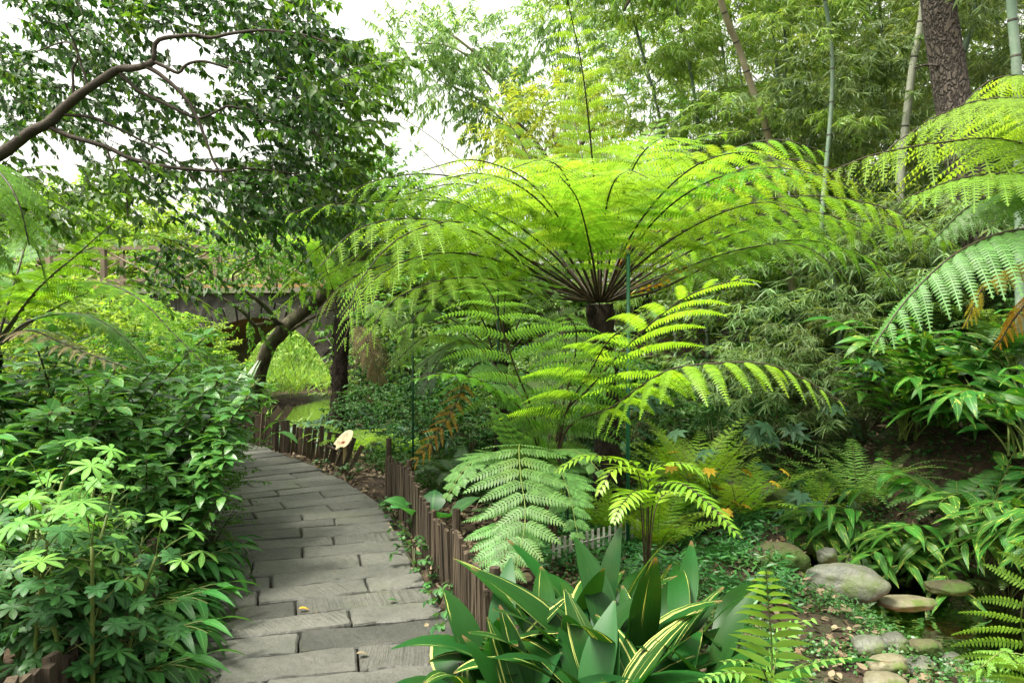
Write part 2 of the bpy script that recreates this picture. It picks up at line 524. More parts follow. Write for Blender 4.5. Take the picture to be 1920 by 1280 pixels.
M['ginger'] = leafmat('ginger_leaf', (.022, .095, .018), (.045, .15, .028), tr=.25, rough=.4, spec=.3, vein=.12, midrib=.4)
M['ginger_var'] = leafmat('striped_ginger_leaf', (.025, .11, .015), (.05, .16, .022), tr=.28, rough=.4, spec=.3, pattern='flame', pc=(.48, .50, .09), vein=.12, midrib=.5)
M['cast'] = leafmat('cast_iron_leaf', (.006, .040, .006), (.014, .068, .010), tr=.26, rough=.42, spec=.2, pattern='stripe', pc=(.50, .52, .15), vein=.05)
M['agave'] = leafmat('grey_leaf', (.16, .26, .15), (.22, .32, .20), tr=.2, rough=.5)
M['cover'] = leafmat('ground_cover_leaf', (.025, .10, .025), (.06, .17, .04), tr=.25, rough=.4)
M['cover_dark'] = leafmat('ground_cover_dark', (.016, .06, .012), (.04, .105, .022), tr=.3, rough=.55, spec=.2)
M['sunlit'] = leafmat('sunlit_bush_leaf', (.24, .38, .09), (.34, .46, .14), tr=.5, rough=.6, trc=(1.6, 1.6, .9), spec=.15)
M['grass'] = leafmat('grass_blade', (.17, .32, .06), (.27, .42, .10), tr=.4, rough=.5)
M['fatsia'] = leafmat('fatsia_leaf', (.035, .10, .05), (.065, .145, .075), tr=.2, rough=.5, spec=.25, midrib=.3)
M['fatsia_yellow'] = leafmat('fatsia_yellow', (.50, .36, .02), (.58, .44, .04), tr=.35, rough=.45, trc=(1.4, 1.3, .7))
M['taro'] = leafmat('taro_leaf', (.03, .13, .03), (.05, .18, .04), tr=.3, rough=.4, midrib=.3)
M['litter'] = leafmat('dead_leaf', (.06, .042, .025), (.24, .19, .12), tr=.05, rough=.75, trc=(1, 1, 1), spec=.2)
M['yellow_leaf'] = leafmat('fallen_yellow', (.62, .36, .02), (.66, .45, .04), tr=.2, rough=.5, trc=(1, 1, 1))
M['stalk'] = solid('dark_frond_stalk', (.02, .014, .008), (.05, .04, .018), scale=20, rough=.5)
M['stalk_green'] = solid('green_stalk', (.07, .12, .02), (.13, .16, .04), scale=20, rough=.5)
M['stem'] = solid('woody_stem', (.05, .05, .025), (.09, .10, .04), scale=20, rough=.7)
M['fern_trunk'] = solid('tree_fern_trunk', (.008, .006, .004), (.035, .024, .015), scale=22, rough=.95, bump=1.0, bscale=45, dist=.05, stretch=(1, 1, .35))
M['bark'] = solid('bark_grey', (.03, .025, .017), (.13, .108, .075), scale=9, rough=.95, bump=1.0, bscale=20, stretch=(1, 1, .3), dist=.04, c3=(.05, .07, .02), c3scale=3)
M['bark_limb'] = solid('bark_limb', (.028, .022, .016), (.075, .06, .045), scale=9, rough=.85, bump=.5, bscale=25, dist=.02)
M['culm_grey'] = solid('bamboo_culm_grey', (.09, .145, .10), (.15, .21, .145), scale=5, rough=.5, bump=.05, c3=(.20, .23, .19), c3scale=3)
M['culm_pale'] = solid('bamboo_culm_pale', (.22, .24, .18), (.34, .35, .28), scale=5, rough=.5, bump=.05)
M['culm_brown'] = solid('bamboo_culm_brown', (.17, .14, .09), (.30, .27, .18), scale=5, rough=.6, bump=.05)
M['culm_ring'] = solid('bamboo_node', (.035, .035, .03), (.07, .07, .05), scale=9, rough=.7)
M['picket'] = solid('weathered_picket', (.022, .016, .010), (.080, .058, .036), scale=9, rough=.85, bump=.6, bscale=26, stretch=(6, 6, .5), dist=.01, c3=(.05, .06, .025), c3scale=4, c3lo=.6, c3hi=.7)
M['picket_pale'] = solid('pale_picket', (.30, .30, .26), (.42, .42, .36), scale=14, rough=.8, bump=.3)
M['soil'] = solid('soil', (.018, .012, .008), (.06, .042, .026), scale=5, rough=.95, bump=.9, bscale=16, dist=.05, c3=(.03, .045, .012), c3scale=.8)
M['rock'] = solid('wet_rock', (.045, .05, .038), (.115, .117, .09), scale=6, rough=.55, bump=.5, bscale=15, dist=.03, c3=(.06, .085, .02), c3scale=4, c3lo=.5, c3hi=.64, spec=.4)
M['rock_tan'] = solid('tan_rock', (.075, .07, .042), (.155, .14, .09), scale=7, rough=.6, bump=.4, bscale=16, dist=.02, c3=(.07, .10, .02), c3scale=5)
M['rock_moss'] = solid('mossy_rock', (.05, .045, .025), (.10, .085, .045), scale=6, rough=.8, bump=.6, bscale=16, dist=.03, c3=(.04, .07, .012), c3scale=3, c3lo=.42, c3hi=.58)
M['bridge'] = solid('bridge_stone', (.013, .014, .011), (.062, .058, .045), scale=4, rough=.9, bump=.7, bscale=7, dist=.04, c3=(.03, .035, .02), c3scale=1.2)
M['bridge_soffit'] = solid('bridge_soffit', (.05, .038, .026), (.10, .078, .052), scale=3, rough=.95, bump=.6, bscale=7, dist=.04)
M['mortar'] = solid('pale_mortar', (.22, .21, .19), (.32, .30, .27), scale=9, rough=.9)
M['coping'] = solid('bridge_coping', (.12, .12, .09), (.20, .19, .14), scale=5, rough=.85, c3=(.10, .14, .04), c3scale=2)
M['rail'] = solid('railing_wood', (.11, .09, .055), (.19, .15, .10), scale=9, rough=.8)
M['deckband'] = solid('orange_band', (.42, .24, .09), (.50, .34, .15), scale=4, rough=.8)
M['sign_wood'] = solid('sign_wood', (.80, .64, .38), (.88, .76, .52), scale=6, rough=.6, bump=.1, stretch=(1, 8, 8), c3=(.60, .40, .26), c3scale=6, c3lo=.55, c3hi=.7)
M['sign_post'] = solid('sign_post_wood', (.30, .23, .10), (.42, .33, .16), scale=8, rough=.7)
M['ink'] = solid('dark_ink', (.10, .06, .03), (.14, .08, .04), rough=.7)
M['red_ink'] = solid('red_ink', (.45, .07, .04), (.5, .10, .06), rough=.7)
M['plate'] = solid('label_plate', (.33, .42, .33), (.40, .48, .40), scale=12, rough=.45, bump=.05)
M['plate_dark'] = solid('label_edge', (.02, .06, .03), (.03, .08, .04), rough=.5)
M['ink_green'] = solid('dark_green_ink', (.03, .05, .03), (.04, .07, .04), rough=.6)
M['green_pole'] = solid('green_pole', (.005, .075, .035), (.008, .095, .045), scale=4, rough=.35, bump=.02, spec=.5)
M['green_pole_dark'] = solid('green_pole_dark', (.006, .05, .02), (.01, .06, .028), scale=4, rough=.4, bump=.02)


def slab_material():
    m, nt, out = newmat('path_slab')
    tc = N(nt, 'ShaderNodeTexCoord'); at = N(nt, 'ShaderNodeAttribute', attribute_name='leaf')
    sp = N(nt, 'ShaderNodeSeparateXYZ'); nt.links.new(at.outputs['Vector'], sp.inputs[0])
    r = sp.outputs[2]
    v = tc.outputs['Object']
    n1 = noisetex(nt, v, 2.2, 6, .65); n2 = noisetex(nt, v, 28, 5, .7)
    col = mixc(nt, ramp(nt, n1, .3, .7), (.044, .046, .040), (.098, .098, .084))
    col = mixc(nt, math_(nt, 'MULTIPLY', ramp(nt, n2, .45, .75), .5), col, (.036, .034, .025))
    hv = N(nt, 'ShaderNodeHueSaturation'); nt.links.new(col, hv.inputs['Color'])
    nt.links.new(math_(nt, 'MULTIPLY_ADD', r, .85, .6), hv.inputs['Value']); col = hv.outputs[0]
    n3 = noisetex(nt, v, .9, 4, .7)
    col = mixc(nt, math_(nt, 'MULTIPLY', ramp(nt, n3, .55, .68), .55), col, (.07, .085, .035))
    vr = N(nt, 'ShaderNodeTexVoronoi'); vr.inputs['Scale'].default_value = 1.1; nt.links.new(v, vr.inputs['Vector'])
    n4 = noisetex(nt, v, 6, 4, .7)
    red = math_(nt, 'MULTIPLY', ramp(nt, n4, .56, .66), ramp(nt, vr.outputs['Distance'], .28, .12))
    col = mixc(nt, math_(nt, 'MULTIPLY', red, .35), col, (.26, .11, .06))
    p = N(nt, 'ShaderNodeBsdfPrincipled'); nt.links.new(col, p.inputs['Base Color'])
    nt.links.new(math_(nt, 'MULTIPLY_ADD', n2, .3, .42), p.inputs['Roughness'])
    p.inputs['Specular IOR Level'].default_value = .35
    # chisel marks on some of the slabs, fine grain on all
    cm = N(nt, 'ShaderNodeCombineXYZ')
    sv = N(nt, 'ShaderNodeSeparateXYZ'); nt.links.new(v, sv.inputs[0])
    ang = math_(nt, 'MULTIPLY_ADD', r, 1.4, -.4)
    a = math_(nt, 'ADD', math_(nt, 'MULTIPLY', sv.outputs[0], math_(nt, 'COSINE', ang)), math_(nt, 'MULTIPLY', sv.outputs[1], math_(nt, 'SINE', ang)))
    nt.links.new(math_(nt, 'MULTIPLY', a, 45), cm.inputs[0]); nt.links.new(math_(nt, 'MULTIPLY', sv.outputs[1], 3), cm.inputs[1]); nt.links.new(math_(nt, 'MULTIPLY', sv.outputs[0], 3), cm.inputs[2])
    ch = noisetex(nt, cm.outputs[0], 1.0, 2)
    on = math_(nt, 'GREATER_THAN', math_(nt, 'FRACT', math_(nt, 'MULTIPLY', r, 13.3)), .5)
    h = math_(nt, 'ADD', math_(nt, 'MULTIPLY', math_(nt, 'MULTIPLY', ch, on), 1.1), math_(nt, 'ADD', n2, math_(nt, 'MULTIPLY', n1, 1.5)))
    bp = N(nt, 'ShaderNodeBump'); bp.inputs['Strength'].default_value = .8; bp.inputs['Distance'].default_value = .014
    nt.links.new(h, bp.inputs['Height']); nt.links.new(bp.outputs[0], p.inputs['Normal'])
    nt.links.new(p.outputs[0], out.inputs[0])
    return m


def pine_bark():
    m, nt, out = newmat('plated_bark')
    tc = N(nt, 'ShaderNodeTexCoord')
    mp = N(nt, 'ShaderNodeMapping'); mp.inputs['Scale'].default_value = (1, 1, .45); nt.links.new(tc.outputs['Object'], mp.inputs[0])
    nn = N(nt, 'ShaderNodeTexNoise'); nn.inputs['Scale'].default_value = 7; nn.inputs['Detail'].default_value = 4; nt.links.new(mp.outputs[0], nn.inputs['Vector'])
    mv = N(nt, 'ShaderNodeVectorMath', operation='MULTIPLY_ADD'); nt.links.new(nn.outputs['Color'], mv.inputs[0]); mv.inputs[1].default_value = (.34, .34, .34); nt.links.new(mp.outputs[0], mv.inputs[2])
    vr = N(nt, 'ShaderNodeTexVoronoi', feature='DISTANCE_TO_EDGE'); vr.inputs['Scale'].default_value = 16; nt.links.new(mv.outputs[0], vr.inputs['Vector'])
    f = math_(nt, 'MULTIPLY_ADD', ramp(nt, vr.outputs['Distance'], .0, .22), .8, .2)
    n2 = noisetex(nt, mp.outputs[0], 30, 4)
    col = mixc(nt, n2, (.05, .04, .03), (.15, .12, .095))
    col = mixc(nt, f, (.022, .014, .01), col)
    p = N(nt, 'ShaderNodeBsdfPrincipled'); nt.links.new(col, p.inputs['Base Color']); p.inputs['Roughness'].default_value = .9
    bp = N(nt, 'ShaderNodeBump'); bp.inputs['Strength'].default_value = 1; bp.inputs['Distance'].default_value = .04
    nt.links.new(math_(nt, 'MULTIPLY_ADD', n2, .25, f), bp.inputs['Height']); nt.links.new(bp.outputs[0], p.inputs['Normal'])
    nt.links.new(p.outputs[0], out.inputs[0])
    return m


def water_mat():
    m, nt, out = newmat('brown_water')
    tr = N(nt, 'ShaderNodeBsdfTransparent'); tr.inputs[0].default_value = (.50, .33, .17, 1)
    gl = N(nt, 'ShaderNodeBsdfGlossy'); gl.inputs['Roughness'].default_value = .06; gl.inputs[0].default_value = (.9, .9, .9, 1)
    df = N(nt, 'ShaderNodeBsdfDiffuse'); df.inputs[0].default_value = (.46, .20, .07, 1)
    m0 = N(nt, 'ShaderNodeMixShader'); m0.inputs[0].default_value = .85
    nt.links.new(tr.outputs[0], m0.inputs[1]); nt.links.new(df.outputs[0], m0.inputs[2])
    fr = N(nt, 'ShaderNodeFresnel'); fr.inputs[0].default_value = 1.2
    mx = N(nt, 'ShaderNodeMixShader'); nt.links.new(fr.outputs[0], mx.inputs[0]); nt.links.new(m0.outputs[0], mx.inputs[1]); nt.links.new(gl.outputs[0], mx.inputs[2])
    tc = N(nt, 'ShaderNodeTexCoord')
    bp = N(nt, 'ShaderNodeBump'); bp.inputs['Strength'].default_value = .25; bp.inputs['Distance'].default_value = .03
    nt.links.new(noisetex(nt, tc.outputs['Object'], 7, 3), bp.inputs['Height'])
    nt.links.new(bp.outputs[0], gl.inputs['Normal']); nt.links.new(bp.outputs[0], fr.inputs['Normal'])
    nt.links.new(mx.outputs[0], out.inputs[0])
    return m


def stream_bed_mat():
    m = solid('ground_soil', (.018, .012, .008), (.065, .043, .026), scale=4, rough=.95, bump=.9, bscale=14, dist=.06, c3=(.025, .04, .012), c3scale=.9)
    return m


M['slab'] = slab_material(); M['pine'] = pine_bark(); M['water'] = water_mat(); M['ground'] = stream_bed_mat()


# ---------------------------------------------------------------- fronds and ferns
def env_tf(t):     # pinna length along a tree-fern frond
    return (min(1, (t + .12) / .38) ** .6) * (max(0, 1 - t) ** .62) * 1.0 + .04


def env_sw(t):     # sword fern
    return (min(1, (t + .10) / .22) ** .7) * (max(0, 1 - t) ** .55) + .03


def frond(lb, sb, P, Lp, pairs=24, start=.22, order=2, pinw=.016, pinl=.075, npin=20, droop=.35, ang=22, lift=.12, env=env_tf, r0=.011, r1=.003,
          tmpl=T_PINN, jit=.06, side=None, skip=0.045, pinbend=.35, tone=None, minpin=5, pinang=18, hang=0.0):
    P = bez(P, 40)
    T = tangents(P)
    az = P[-1] - P[0]; az = np.array([az[0], az[1], 0]) if side is None else None
    s0 = np.cross(az, [0, 0, 1.0]) if side is None else np.asarray(side, float)
    if np.linalg.norm(s0) < 1e-3: s0 = np.array([1.0, 0, 0])
    s0 = unit(s0)
    tone = rng.random() if tone is None else tone
    tube(sb, P, np.linspace(r0, r1, 40), 5, cap=False, rnd=rng.random())
    g = np.linspace(0, 1, 40)
    tot = np.linalg.norm(np.diff(P, axis=0), axis=1).sum()
    for i in range(pairs):
        t = (i + .5) / pairs
        u = start + (1 - start) * (t ** .92)
        b = np.array([np.interp(u, g, P[:, k]) for k in range(3)])
        Ti = unit(np.array([np.interp(u, g, T[:, k]) for k in range(3)]))
        s = unit(s0 - (s0 @ Ti) * Ti)
        Nn = np.cross(s, Ti)
        for sd in (-1, 1):
            if rng.random() < skip: continue
            a = math.radians(ang * (.7 + .9 * t) + rng.normal(0, 3.5))
            d0 = unit(sd * s * math.cos(a) + Ti * math.sin(a) + Nn * (lift + rng.normal(0, .05)) + np.array([0, 0, -hang]))
            L = Lp * env(t) * (1 + rng.normal(0, jit))
            if L < .012: continue
            if order == 1:
                leaves(lb, b[None], d0[None], Nn[None], L, pinw * (0.55 + .45 * min(1, env(t))), bend=pinbend + rng.normal(0, .12), fold=.1, rnd=np.clip(tone + rng.normal(0, .12), 0, 1), tmpl=tmpl)
                continue
            n = max(minpin, int(npin * (L / Lp) ** .8))
            v = (np.arange(n) + .6) / (n + .3)
            dr = droop * (1 + rng.normal(0, .15))
            C = b + L * (d0 * v[:, None]) + np.array([0, 0, -1.0]) * (dr * L * v ** 2)[:, None]
            D = unit(d0 + np.array([0, 0, -2.0]) * (dr * v)[:, None])
            Np = unit(Nn - (D @ Nn)[:, None] * D)
            E = np.cross(Np, D)
            pa = math.radians(pinang)
            env2 = (1 - v ** 2.2) ** .8 * np.minimum(1, .75 + v * 1.2) + .12
            lens = pinl * (L / Lp) ** .55 * env2
            rr = np.clip(tone + rng.normal(0, .12, n), 0, 1)
            for q in (-1, 1):
                dd = q * E * math.cos(pa) + D * math.sin(pa)
                leaves(lb, C, dd, Np, lens, pinw * (L / Lp) ** .4 * np.sqrt(env2), bend=pinbend + rng.normal(0, .1, n), fold=.06, rnd=rr, tmpl=tmpl)
            # the pinna's own midrib and tip
            leaves(lb, C[-1:], D[-1:], Np[-1:], lens[-1] * 1.6, pinw * .7, rnd=rr[-1:], tmpl=T_FOLD)
            K = np.vstack([b, C]); Dk = np.vstack([d0, D]); Ek = np.vstack([E[:1], E])
            w = .0022 + .0016 * (L / Lp)
            m = len(K)
            V = np.stack([K - Ek * w, K + Ek * w], 1).reshape(-1, 3)
            qd = [(2 * j, 2 * j + 1, 2 * j + 3, 2 * j + 2) for j in range(m - 1)]
            at = np.zeros((len(V), 3)); at[:, 2] = tone
            lb.add(V, qd, None, at)


def arc(base, az, L, e0, e1, n=14, curl=0.0):
    """curve that leaves base at elevation e0 and bends to e1 (degrees) towards azimuth az"""
    base = np.asarray(base, float)
    e = np.radians(np.linspace(e0, e1, n)); a = az + curl * np.linspace(0, 1, n) ** 2
    st = L / (n - 1)
    d = np.stack([np.cos(e) * np.cos(a), np.cos(e) * np.sin(a), np.sin(e)], 1)
    P = np.vstack([base, base + np.cumsum(d[:-1] * st, axis=0)])
    return P


def add_frond(root, org, P, leafm, stalkm='stalk', **kw):
    lb, sb = Buf(), Buf()
    P = np.asarray(P, float) - np.asarray(org, float)
    frond(lb, sb, P, **kw)
    f = lb.build('frond', M[leafm], root)
    sb.build('stalk', M[stalkm], f)
    return f


def fern_clump(name, loc, label, cat, leafm, n=12, L=.7, Lp=.11, e0=(65, 85), e1=(-25, 10), order=1, group=None, azs=None, stalkm='stalk_green', **kw):
    root = empty(name, loc, label, cat, group)
    for i in range(n):
        az = (i + rng.uniform(-.3, .3)) / n * 2 * math.pi if azs is None else azs[i % len(azs)] + rng.normal(0, .12)
        P = arc((0.02 * math.cos(az), .02 * math.sin(az), 0), az, L * rng.uniform(.75, 1.1), rng.uniform(*e0), rng.uniform(*e1), curl=rng.normal(0, .2))
        add_frond(root, (0, 0, 0), P, leafm, stalkm, order=order, Lp=Lp, **kw)
    return root


# ---------------------------------------------------------------- leafy plants
def rdir(n, zlo=-.3, zhi=.5):
    a = rng.uniform(0, 2 * math.pi, n); z = rng.uniform(zlo, zhi, n)
    h = np.sqrt(1 - z * z)
    return np.stack([h * np.cos(a), h * np.sin(a), z], 1)


def twig_cloud(lb, sb, centres, dirs, tw=.3, per=16, L=.08, Wd=.04, tmpl=T_FOLD, hang=.35, spread=.5, droopd=0.2, mi=0):
    """a short twig at each centre carrying alternate leaves"""
    centres = np.asarray(centres, float)
    for c, d in zip(centres, dirs):
        l = tw * rng.uniform(.6, 1.3)
        d = unit(d)
        P = c + d * (np.linspace(0, 1, 5)[:, None] * l) + np.array([0, 0, -1.0]) * (np.linspace(0, 1, 5)[:, None] ** 2 * l * droopd)
        if sb is not None: tube(sb, P, np.linspace(.004, .0015, 5), 3, cap=False)
        k = rng.uniform(0, 1, per)
        pos = np.stack([np.interp(k, np.linspace(0, 1, 5), P[:, j]) for j in range(3)], 1)
        pr = rdir(per, -.6, .5)
        dd = unit(pr * spread + d * .45 + np.array([0, 0, -hang]))
        nr = unit(rdir(per, .2, 1.0) + np.array([0, 0, .6]))
        leaves(lb, pos, dd, nr, L * rng.uniform(.65, 1.2, per), Wd * rng.uniform(.7, 1.15, per), bend=rng.uniform(.1, .7, per), fold=.18, tmpl=tmpl, mi=mi)


def blob_points(n, c, r, shell=.35):
    d = rdir(n, -1, 1)
    k = rng.uniform(shell, 1, n) ** .5
    return np.asarray(c) + d * k[:, None] * np.asarray(r), d


def scheff_plant(name, loc, label, H=1.1, nst=7, group=None, cat='shrub', lime=.15):
    root = empty(name, loc, label, cat, group)
    st = Buf(); lf = Buf(); yf = Buf()
    for i in range(nst):
        az = rng.uniform(0, 6.28); r = rng.uniform(.0, .12)
        P = arc((r * math.cos(az), r * math.sin(az), 0), az, H * rng.uniform(.75, 1.1), rng.uniform(74, 88), rng.uniform(60, 82), 10)
        tube(st, P, np.linspace(.012, .006, 10), 5)
        for t in np.linspace(.3, 1, 12):
            b = np.array([np.interp(t, np.linspace(0, 1, 10), P[:, k]) for k in range(3)])
            for _ in range(2):
                a2 = rng.uniform(0, 6.28); e = rng.uniform(15, 60) if t < .95 else rng.uniform(40, 80)
                Q = arc(b, a2, rng.uniform(.10, .2), e, e - 25, 5)
                tube(st, Q, .0022, 3, cap=False)
                tip = Q[-1]; ax = unit(np.array([math.cos(a2) * .35, math.sin(a2) * .35, 1.0]) + rng.normal(0, .15, 3))
                e1 = unit(np.cross(ax, [1, .2, 0])); e2 = np.cross(ax, e1)
                n = rng.integers(6, 9); th = np.arange(n) / n * 6.283 + rng.uniform(0, 6)
                d = np.cos(th)[:, None] * e1 + np.sin(th)[:, None] * e2 + ax * rng.uniform(-.1, .25)
                young = t > .9 and rng.random() < lime * 4
                leaves(yf if young else lf, np.repeat(tip[None], n, 0), d, np.repeat(ax[None], n, 0), rng.uniform(.042, .09) * rng.uniform(.85, 1.1, n), .025, bend=rng.uniform(.2, 1.0, n), fold=.12,
                       rnd=np.clip(rng.random() + rng.normal(0, .1, n), 0, 1), tmpl=T_OBOV)
    st.build('stem', M['stalk_green'], root)
    lf.build('foliage', M['scheff'], root)
    if yf.n: yf.build('young_or_lit_foliage', M['scheff_lime'], root)
    return root


def broad_shrub(name, loc, label, leafm, H=1.2, nst=7, L=.15, Wd=.06, tmpl=T_OV, group=None, cat='shrub', whorls=6, per=6, lo=.3, e=(70, 88), bend=(.3, 1.0), up=.25, stemr=.011):
    root = empty(name, loc, label, cat, group)
    st = Buf(); lf = Buf()
    for i in range(nst):
        az = rng.uniform(0, 6.28); r = rng.uniform(0, .12)
        P = arc((r * math.cos(az), r * math.sin(az), 0), az, H * rng.uniform(.7, 1.1), rng.uniform(*e), rng.uniform(40, 75), 10)
        tube(st, P, np.linspace(stemr, stemr * .4, 10), 5)
        for t in np.linspace(lo, 1, whorls):
            b = np.array([np.interp(t, np.linspace(0, 1, 10), P[:, k]) for k in range(3)])
            n = per + (2 if t > .95 else 0)
            th = np.arange(n) / n * 6.283 + rng.uniform(0, 6)
            d = np.stack([np.cos(th), np.sin(th), np.full(n, up) + rng.normal(0, .2, n)], 1)
            leaves(lf, b + d * .02, d, np.array([[0, 0, 1.0]]) + rng.normal(0, .2, (n, 3)), L * rng.uniform(.65, 1.15, n), Wd * rng.uniform(.75, 1.1, n), bend=rng.uniform(*bend, n), fold=.22, tmpl=tmpl)
    st.build('stem', M['stem'], root)
    lf.build('foliage', M[leafm], root)
    return root


def fine_shrub(name, loc, label, leafm='fine', H=1.1, R=.5, n=130, per=26, L=.035, Wd=.016, group=None, cat='shrub', hang=.2, tw=.22, stems=9, lo=.15, tmpl=T_FOLD):
    root = empty(name, loc, label, cat, group)
    st = Buf(); lf = Buf()
    for i in range(stems):
        az = rng.uniform(0, 6.28)
        tube(st, arc((0, 0, 0), az, H * rng.uniform(.6, .95), rng.uniform(62, 86), rng.uniform(20, 65), 8), np.linspace(.009, .003, 8), 4, cap=False)
    a = rng.uniform(0, 6.28, n); h = rng.uniform(lo, 1, n) ** .8
    rad = R * np.sqrt(rng.random(n)) * np.sin(np.clip(h, .1, .93) * 3.1) ** .5
    c = np.stack([rad * np.cos(a), rad * np.sin(a), h * H], 1)
    d = np.stack([np.cos(a), np.sin(a), rng.uniform(-.1, .7, n)], 1)
    twig_cloud(lf, st, c, d, tw, per, L, Wd, hang=hang, tmpl=tmpl)
    st.build('stem', M['stem'], root); lf.build('foliage', M[leafm], root)
    return root


def strap_plant(name, loc, label, leafm='cast', n=12, L=.6, Wd=.1, e0=(55, 88), bend=(.4, 1.9), group=None, cat='plant', spread=.1, tmpl=T_STRAP, wave=.02, petiole=.0, azr=(0, 6.283), fold=.12, part='leaf'):
    """rosette of single large leaves, each leaf a part"""
    root = empty(name, loc, label, cat, group)
    for i in range(n):
        az = rng.uniform(*azr); r = spread * math.sqrt(rng.random())
        a2 = rng.uniform(0, 6.28)
        b = np.array([r * math.cos(a2), r * math.sin(a2), 0])
        e = math.radians(rng.uniform(*e0))
        d = np.array([math.cos(az) * math.cos(e), math.sin(az) * math.cos(e), math.sin(e)])
        nr = np.array([-math.cos(az) * math.sin(e), -math.sin(az) * math.sin(e), math.cos(e)]) + rng.normal(0, .25, 3)
        lb = Buf()
        if petiole:
            pl = petiole * rng.uniform(.7, 1.2)
            Q = arc(b, az, pl, math.degrees(e), math.degrees(e) - 8, 5)
            tube(lb, Q, .0035, 4, cap=False, rnd=rng.random()); b = Q[-1]
        sc = rng.uniform(.7, 1.15)
        leaves(lb, b[None], d[None], nr[None], L * sc, Wd * rng.uniform(.8, 1.15), bend=-0.0 + rng.uniform(*bend), fold=fold, tmpl=tmpl, wave=wave)
        lb.build(part, M[leafm], root)
    return root


def ginger_plant(name, loc, label, leafm='ginger', n=9, L=1.1, leafL=.3, leafW=.055, azc=None, azs=1.0, e0=(55, 82), e1=(-25, 20), nl=11, group=None, cat='plant', lo=.3):
    """arching canes, two ranks of lance leaves; each cane is a part"""
    root = empty(name, loc, label, cat, group)
    for i in range(n):
        az = (rng.uniform(0, 6.28) if azc is None else azc + rng.normal(0, azs))
        r = .12 * rng.random(); a2 = rng.uniform(0, 6.28)
        P = arc((r * math.cos(a2), r * math.sin(a2), 0), az, L * rng.uniform(.7, 1.15), rng.uniform(*e0), rng.uniform(*e1), 16)
        sb, lb = Buf(), Buf()
        tube(sb, P, np.linspace(.009, .003, 16), 5, cap=False)
        T = tangents(P)
        s = unit(np.cross([math.cos(az), math.sin(az), 0], [0, 0, 1.0]))
        t = np.linspace(lo, 1, nl)
        g = np.linspace(0, 1, 16)
        pos = np.stack([np.interp(t, g, P[:, k]) for k in range(3)], 1); TT = unit(np.stack([np.interp(t, g, T[:, k]) for k in range(3)], 1))
        sg = np.where(np.arange(nl) % 2, 1, -1)[:, None]
        d = unit(TT * .75 + s * sg * .65 + rng.normal(0, .12, (nl, 3)))
        nn = np.cross(s, TT) + rng.normal(0, .2, (nl, 3))
        leaves(lb, pos, d, nn, leafL * rng.uniform(.7, 1.15, nl), leafW * rng.uniform(.8, 1.15, nl), bend=rng.uniform(.4, 1.5, nl), fold=.15, tmpl=T_LANCE, wave=.03)
        c = sb.build('cane', M['stalk_green'], root)
        lb.build('foliage', M[leafm], c)
    return root


def rock(name, loc, size, label, mat='rock', cat='rock', rz=0, seed=0, group=None, rough=.16):
    import bmesh
    bm = bmesh.new(); bmesh.ops.create_icosphere(bm, subdivisions=4, radius=1)
    o3 = Vector((seed * 7.3, seed * 3.1, 0))
    for v in bm.verts:
        d = v.co.normalized()
        k = 1 + rough * (noise.noise(d * 1.1 + o3) * 1.6 + noise.noise(d * 2.6 + o3) * .6 + noise.noise(d * 7 + o3) * .16)
        c = [math.copysign(abs(x) ** .82, x) for x in d]
        v.co = Vector((c[0] * size[0] / 2 * k, c[1] * size[1] / 2 * k, c[2] * size[2] / 2 * k))
    me = bpy.data.meshes.new(name); bm.to_mesh(me); bm.free()
    me.polygons.foreach_set('use_smooth', np.ones(len(me.polygons), bool))
    me.materials.append(M[mat])
    at = me.attributes.new('leaf', 'FLOAT_VECTOR', 'POINT'); at.data.foreach_set('vector', np.tile([0, 0, (seed * .37) % 1], len(me.vertices)).astype(np.float32))
    o = bpy.data.objects.new(name, me); COL.objects.link(o)
    o.location = tuple(float(v) for v in loc); o.rotation_euler = (0, 0, rz)
    return tag(o, label, cat, group)


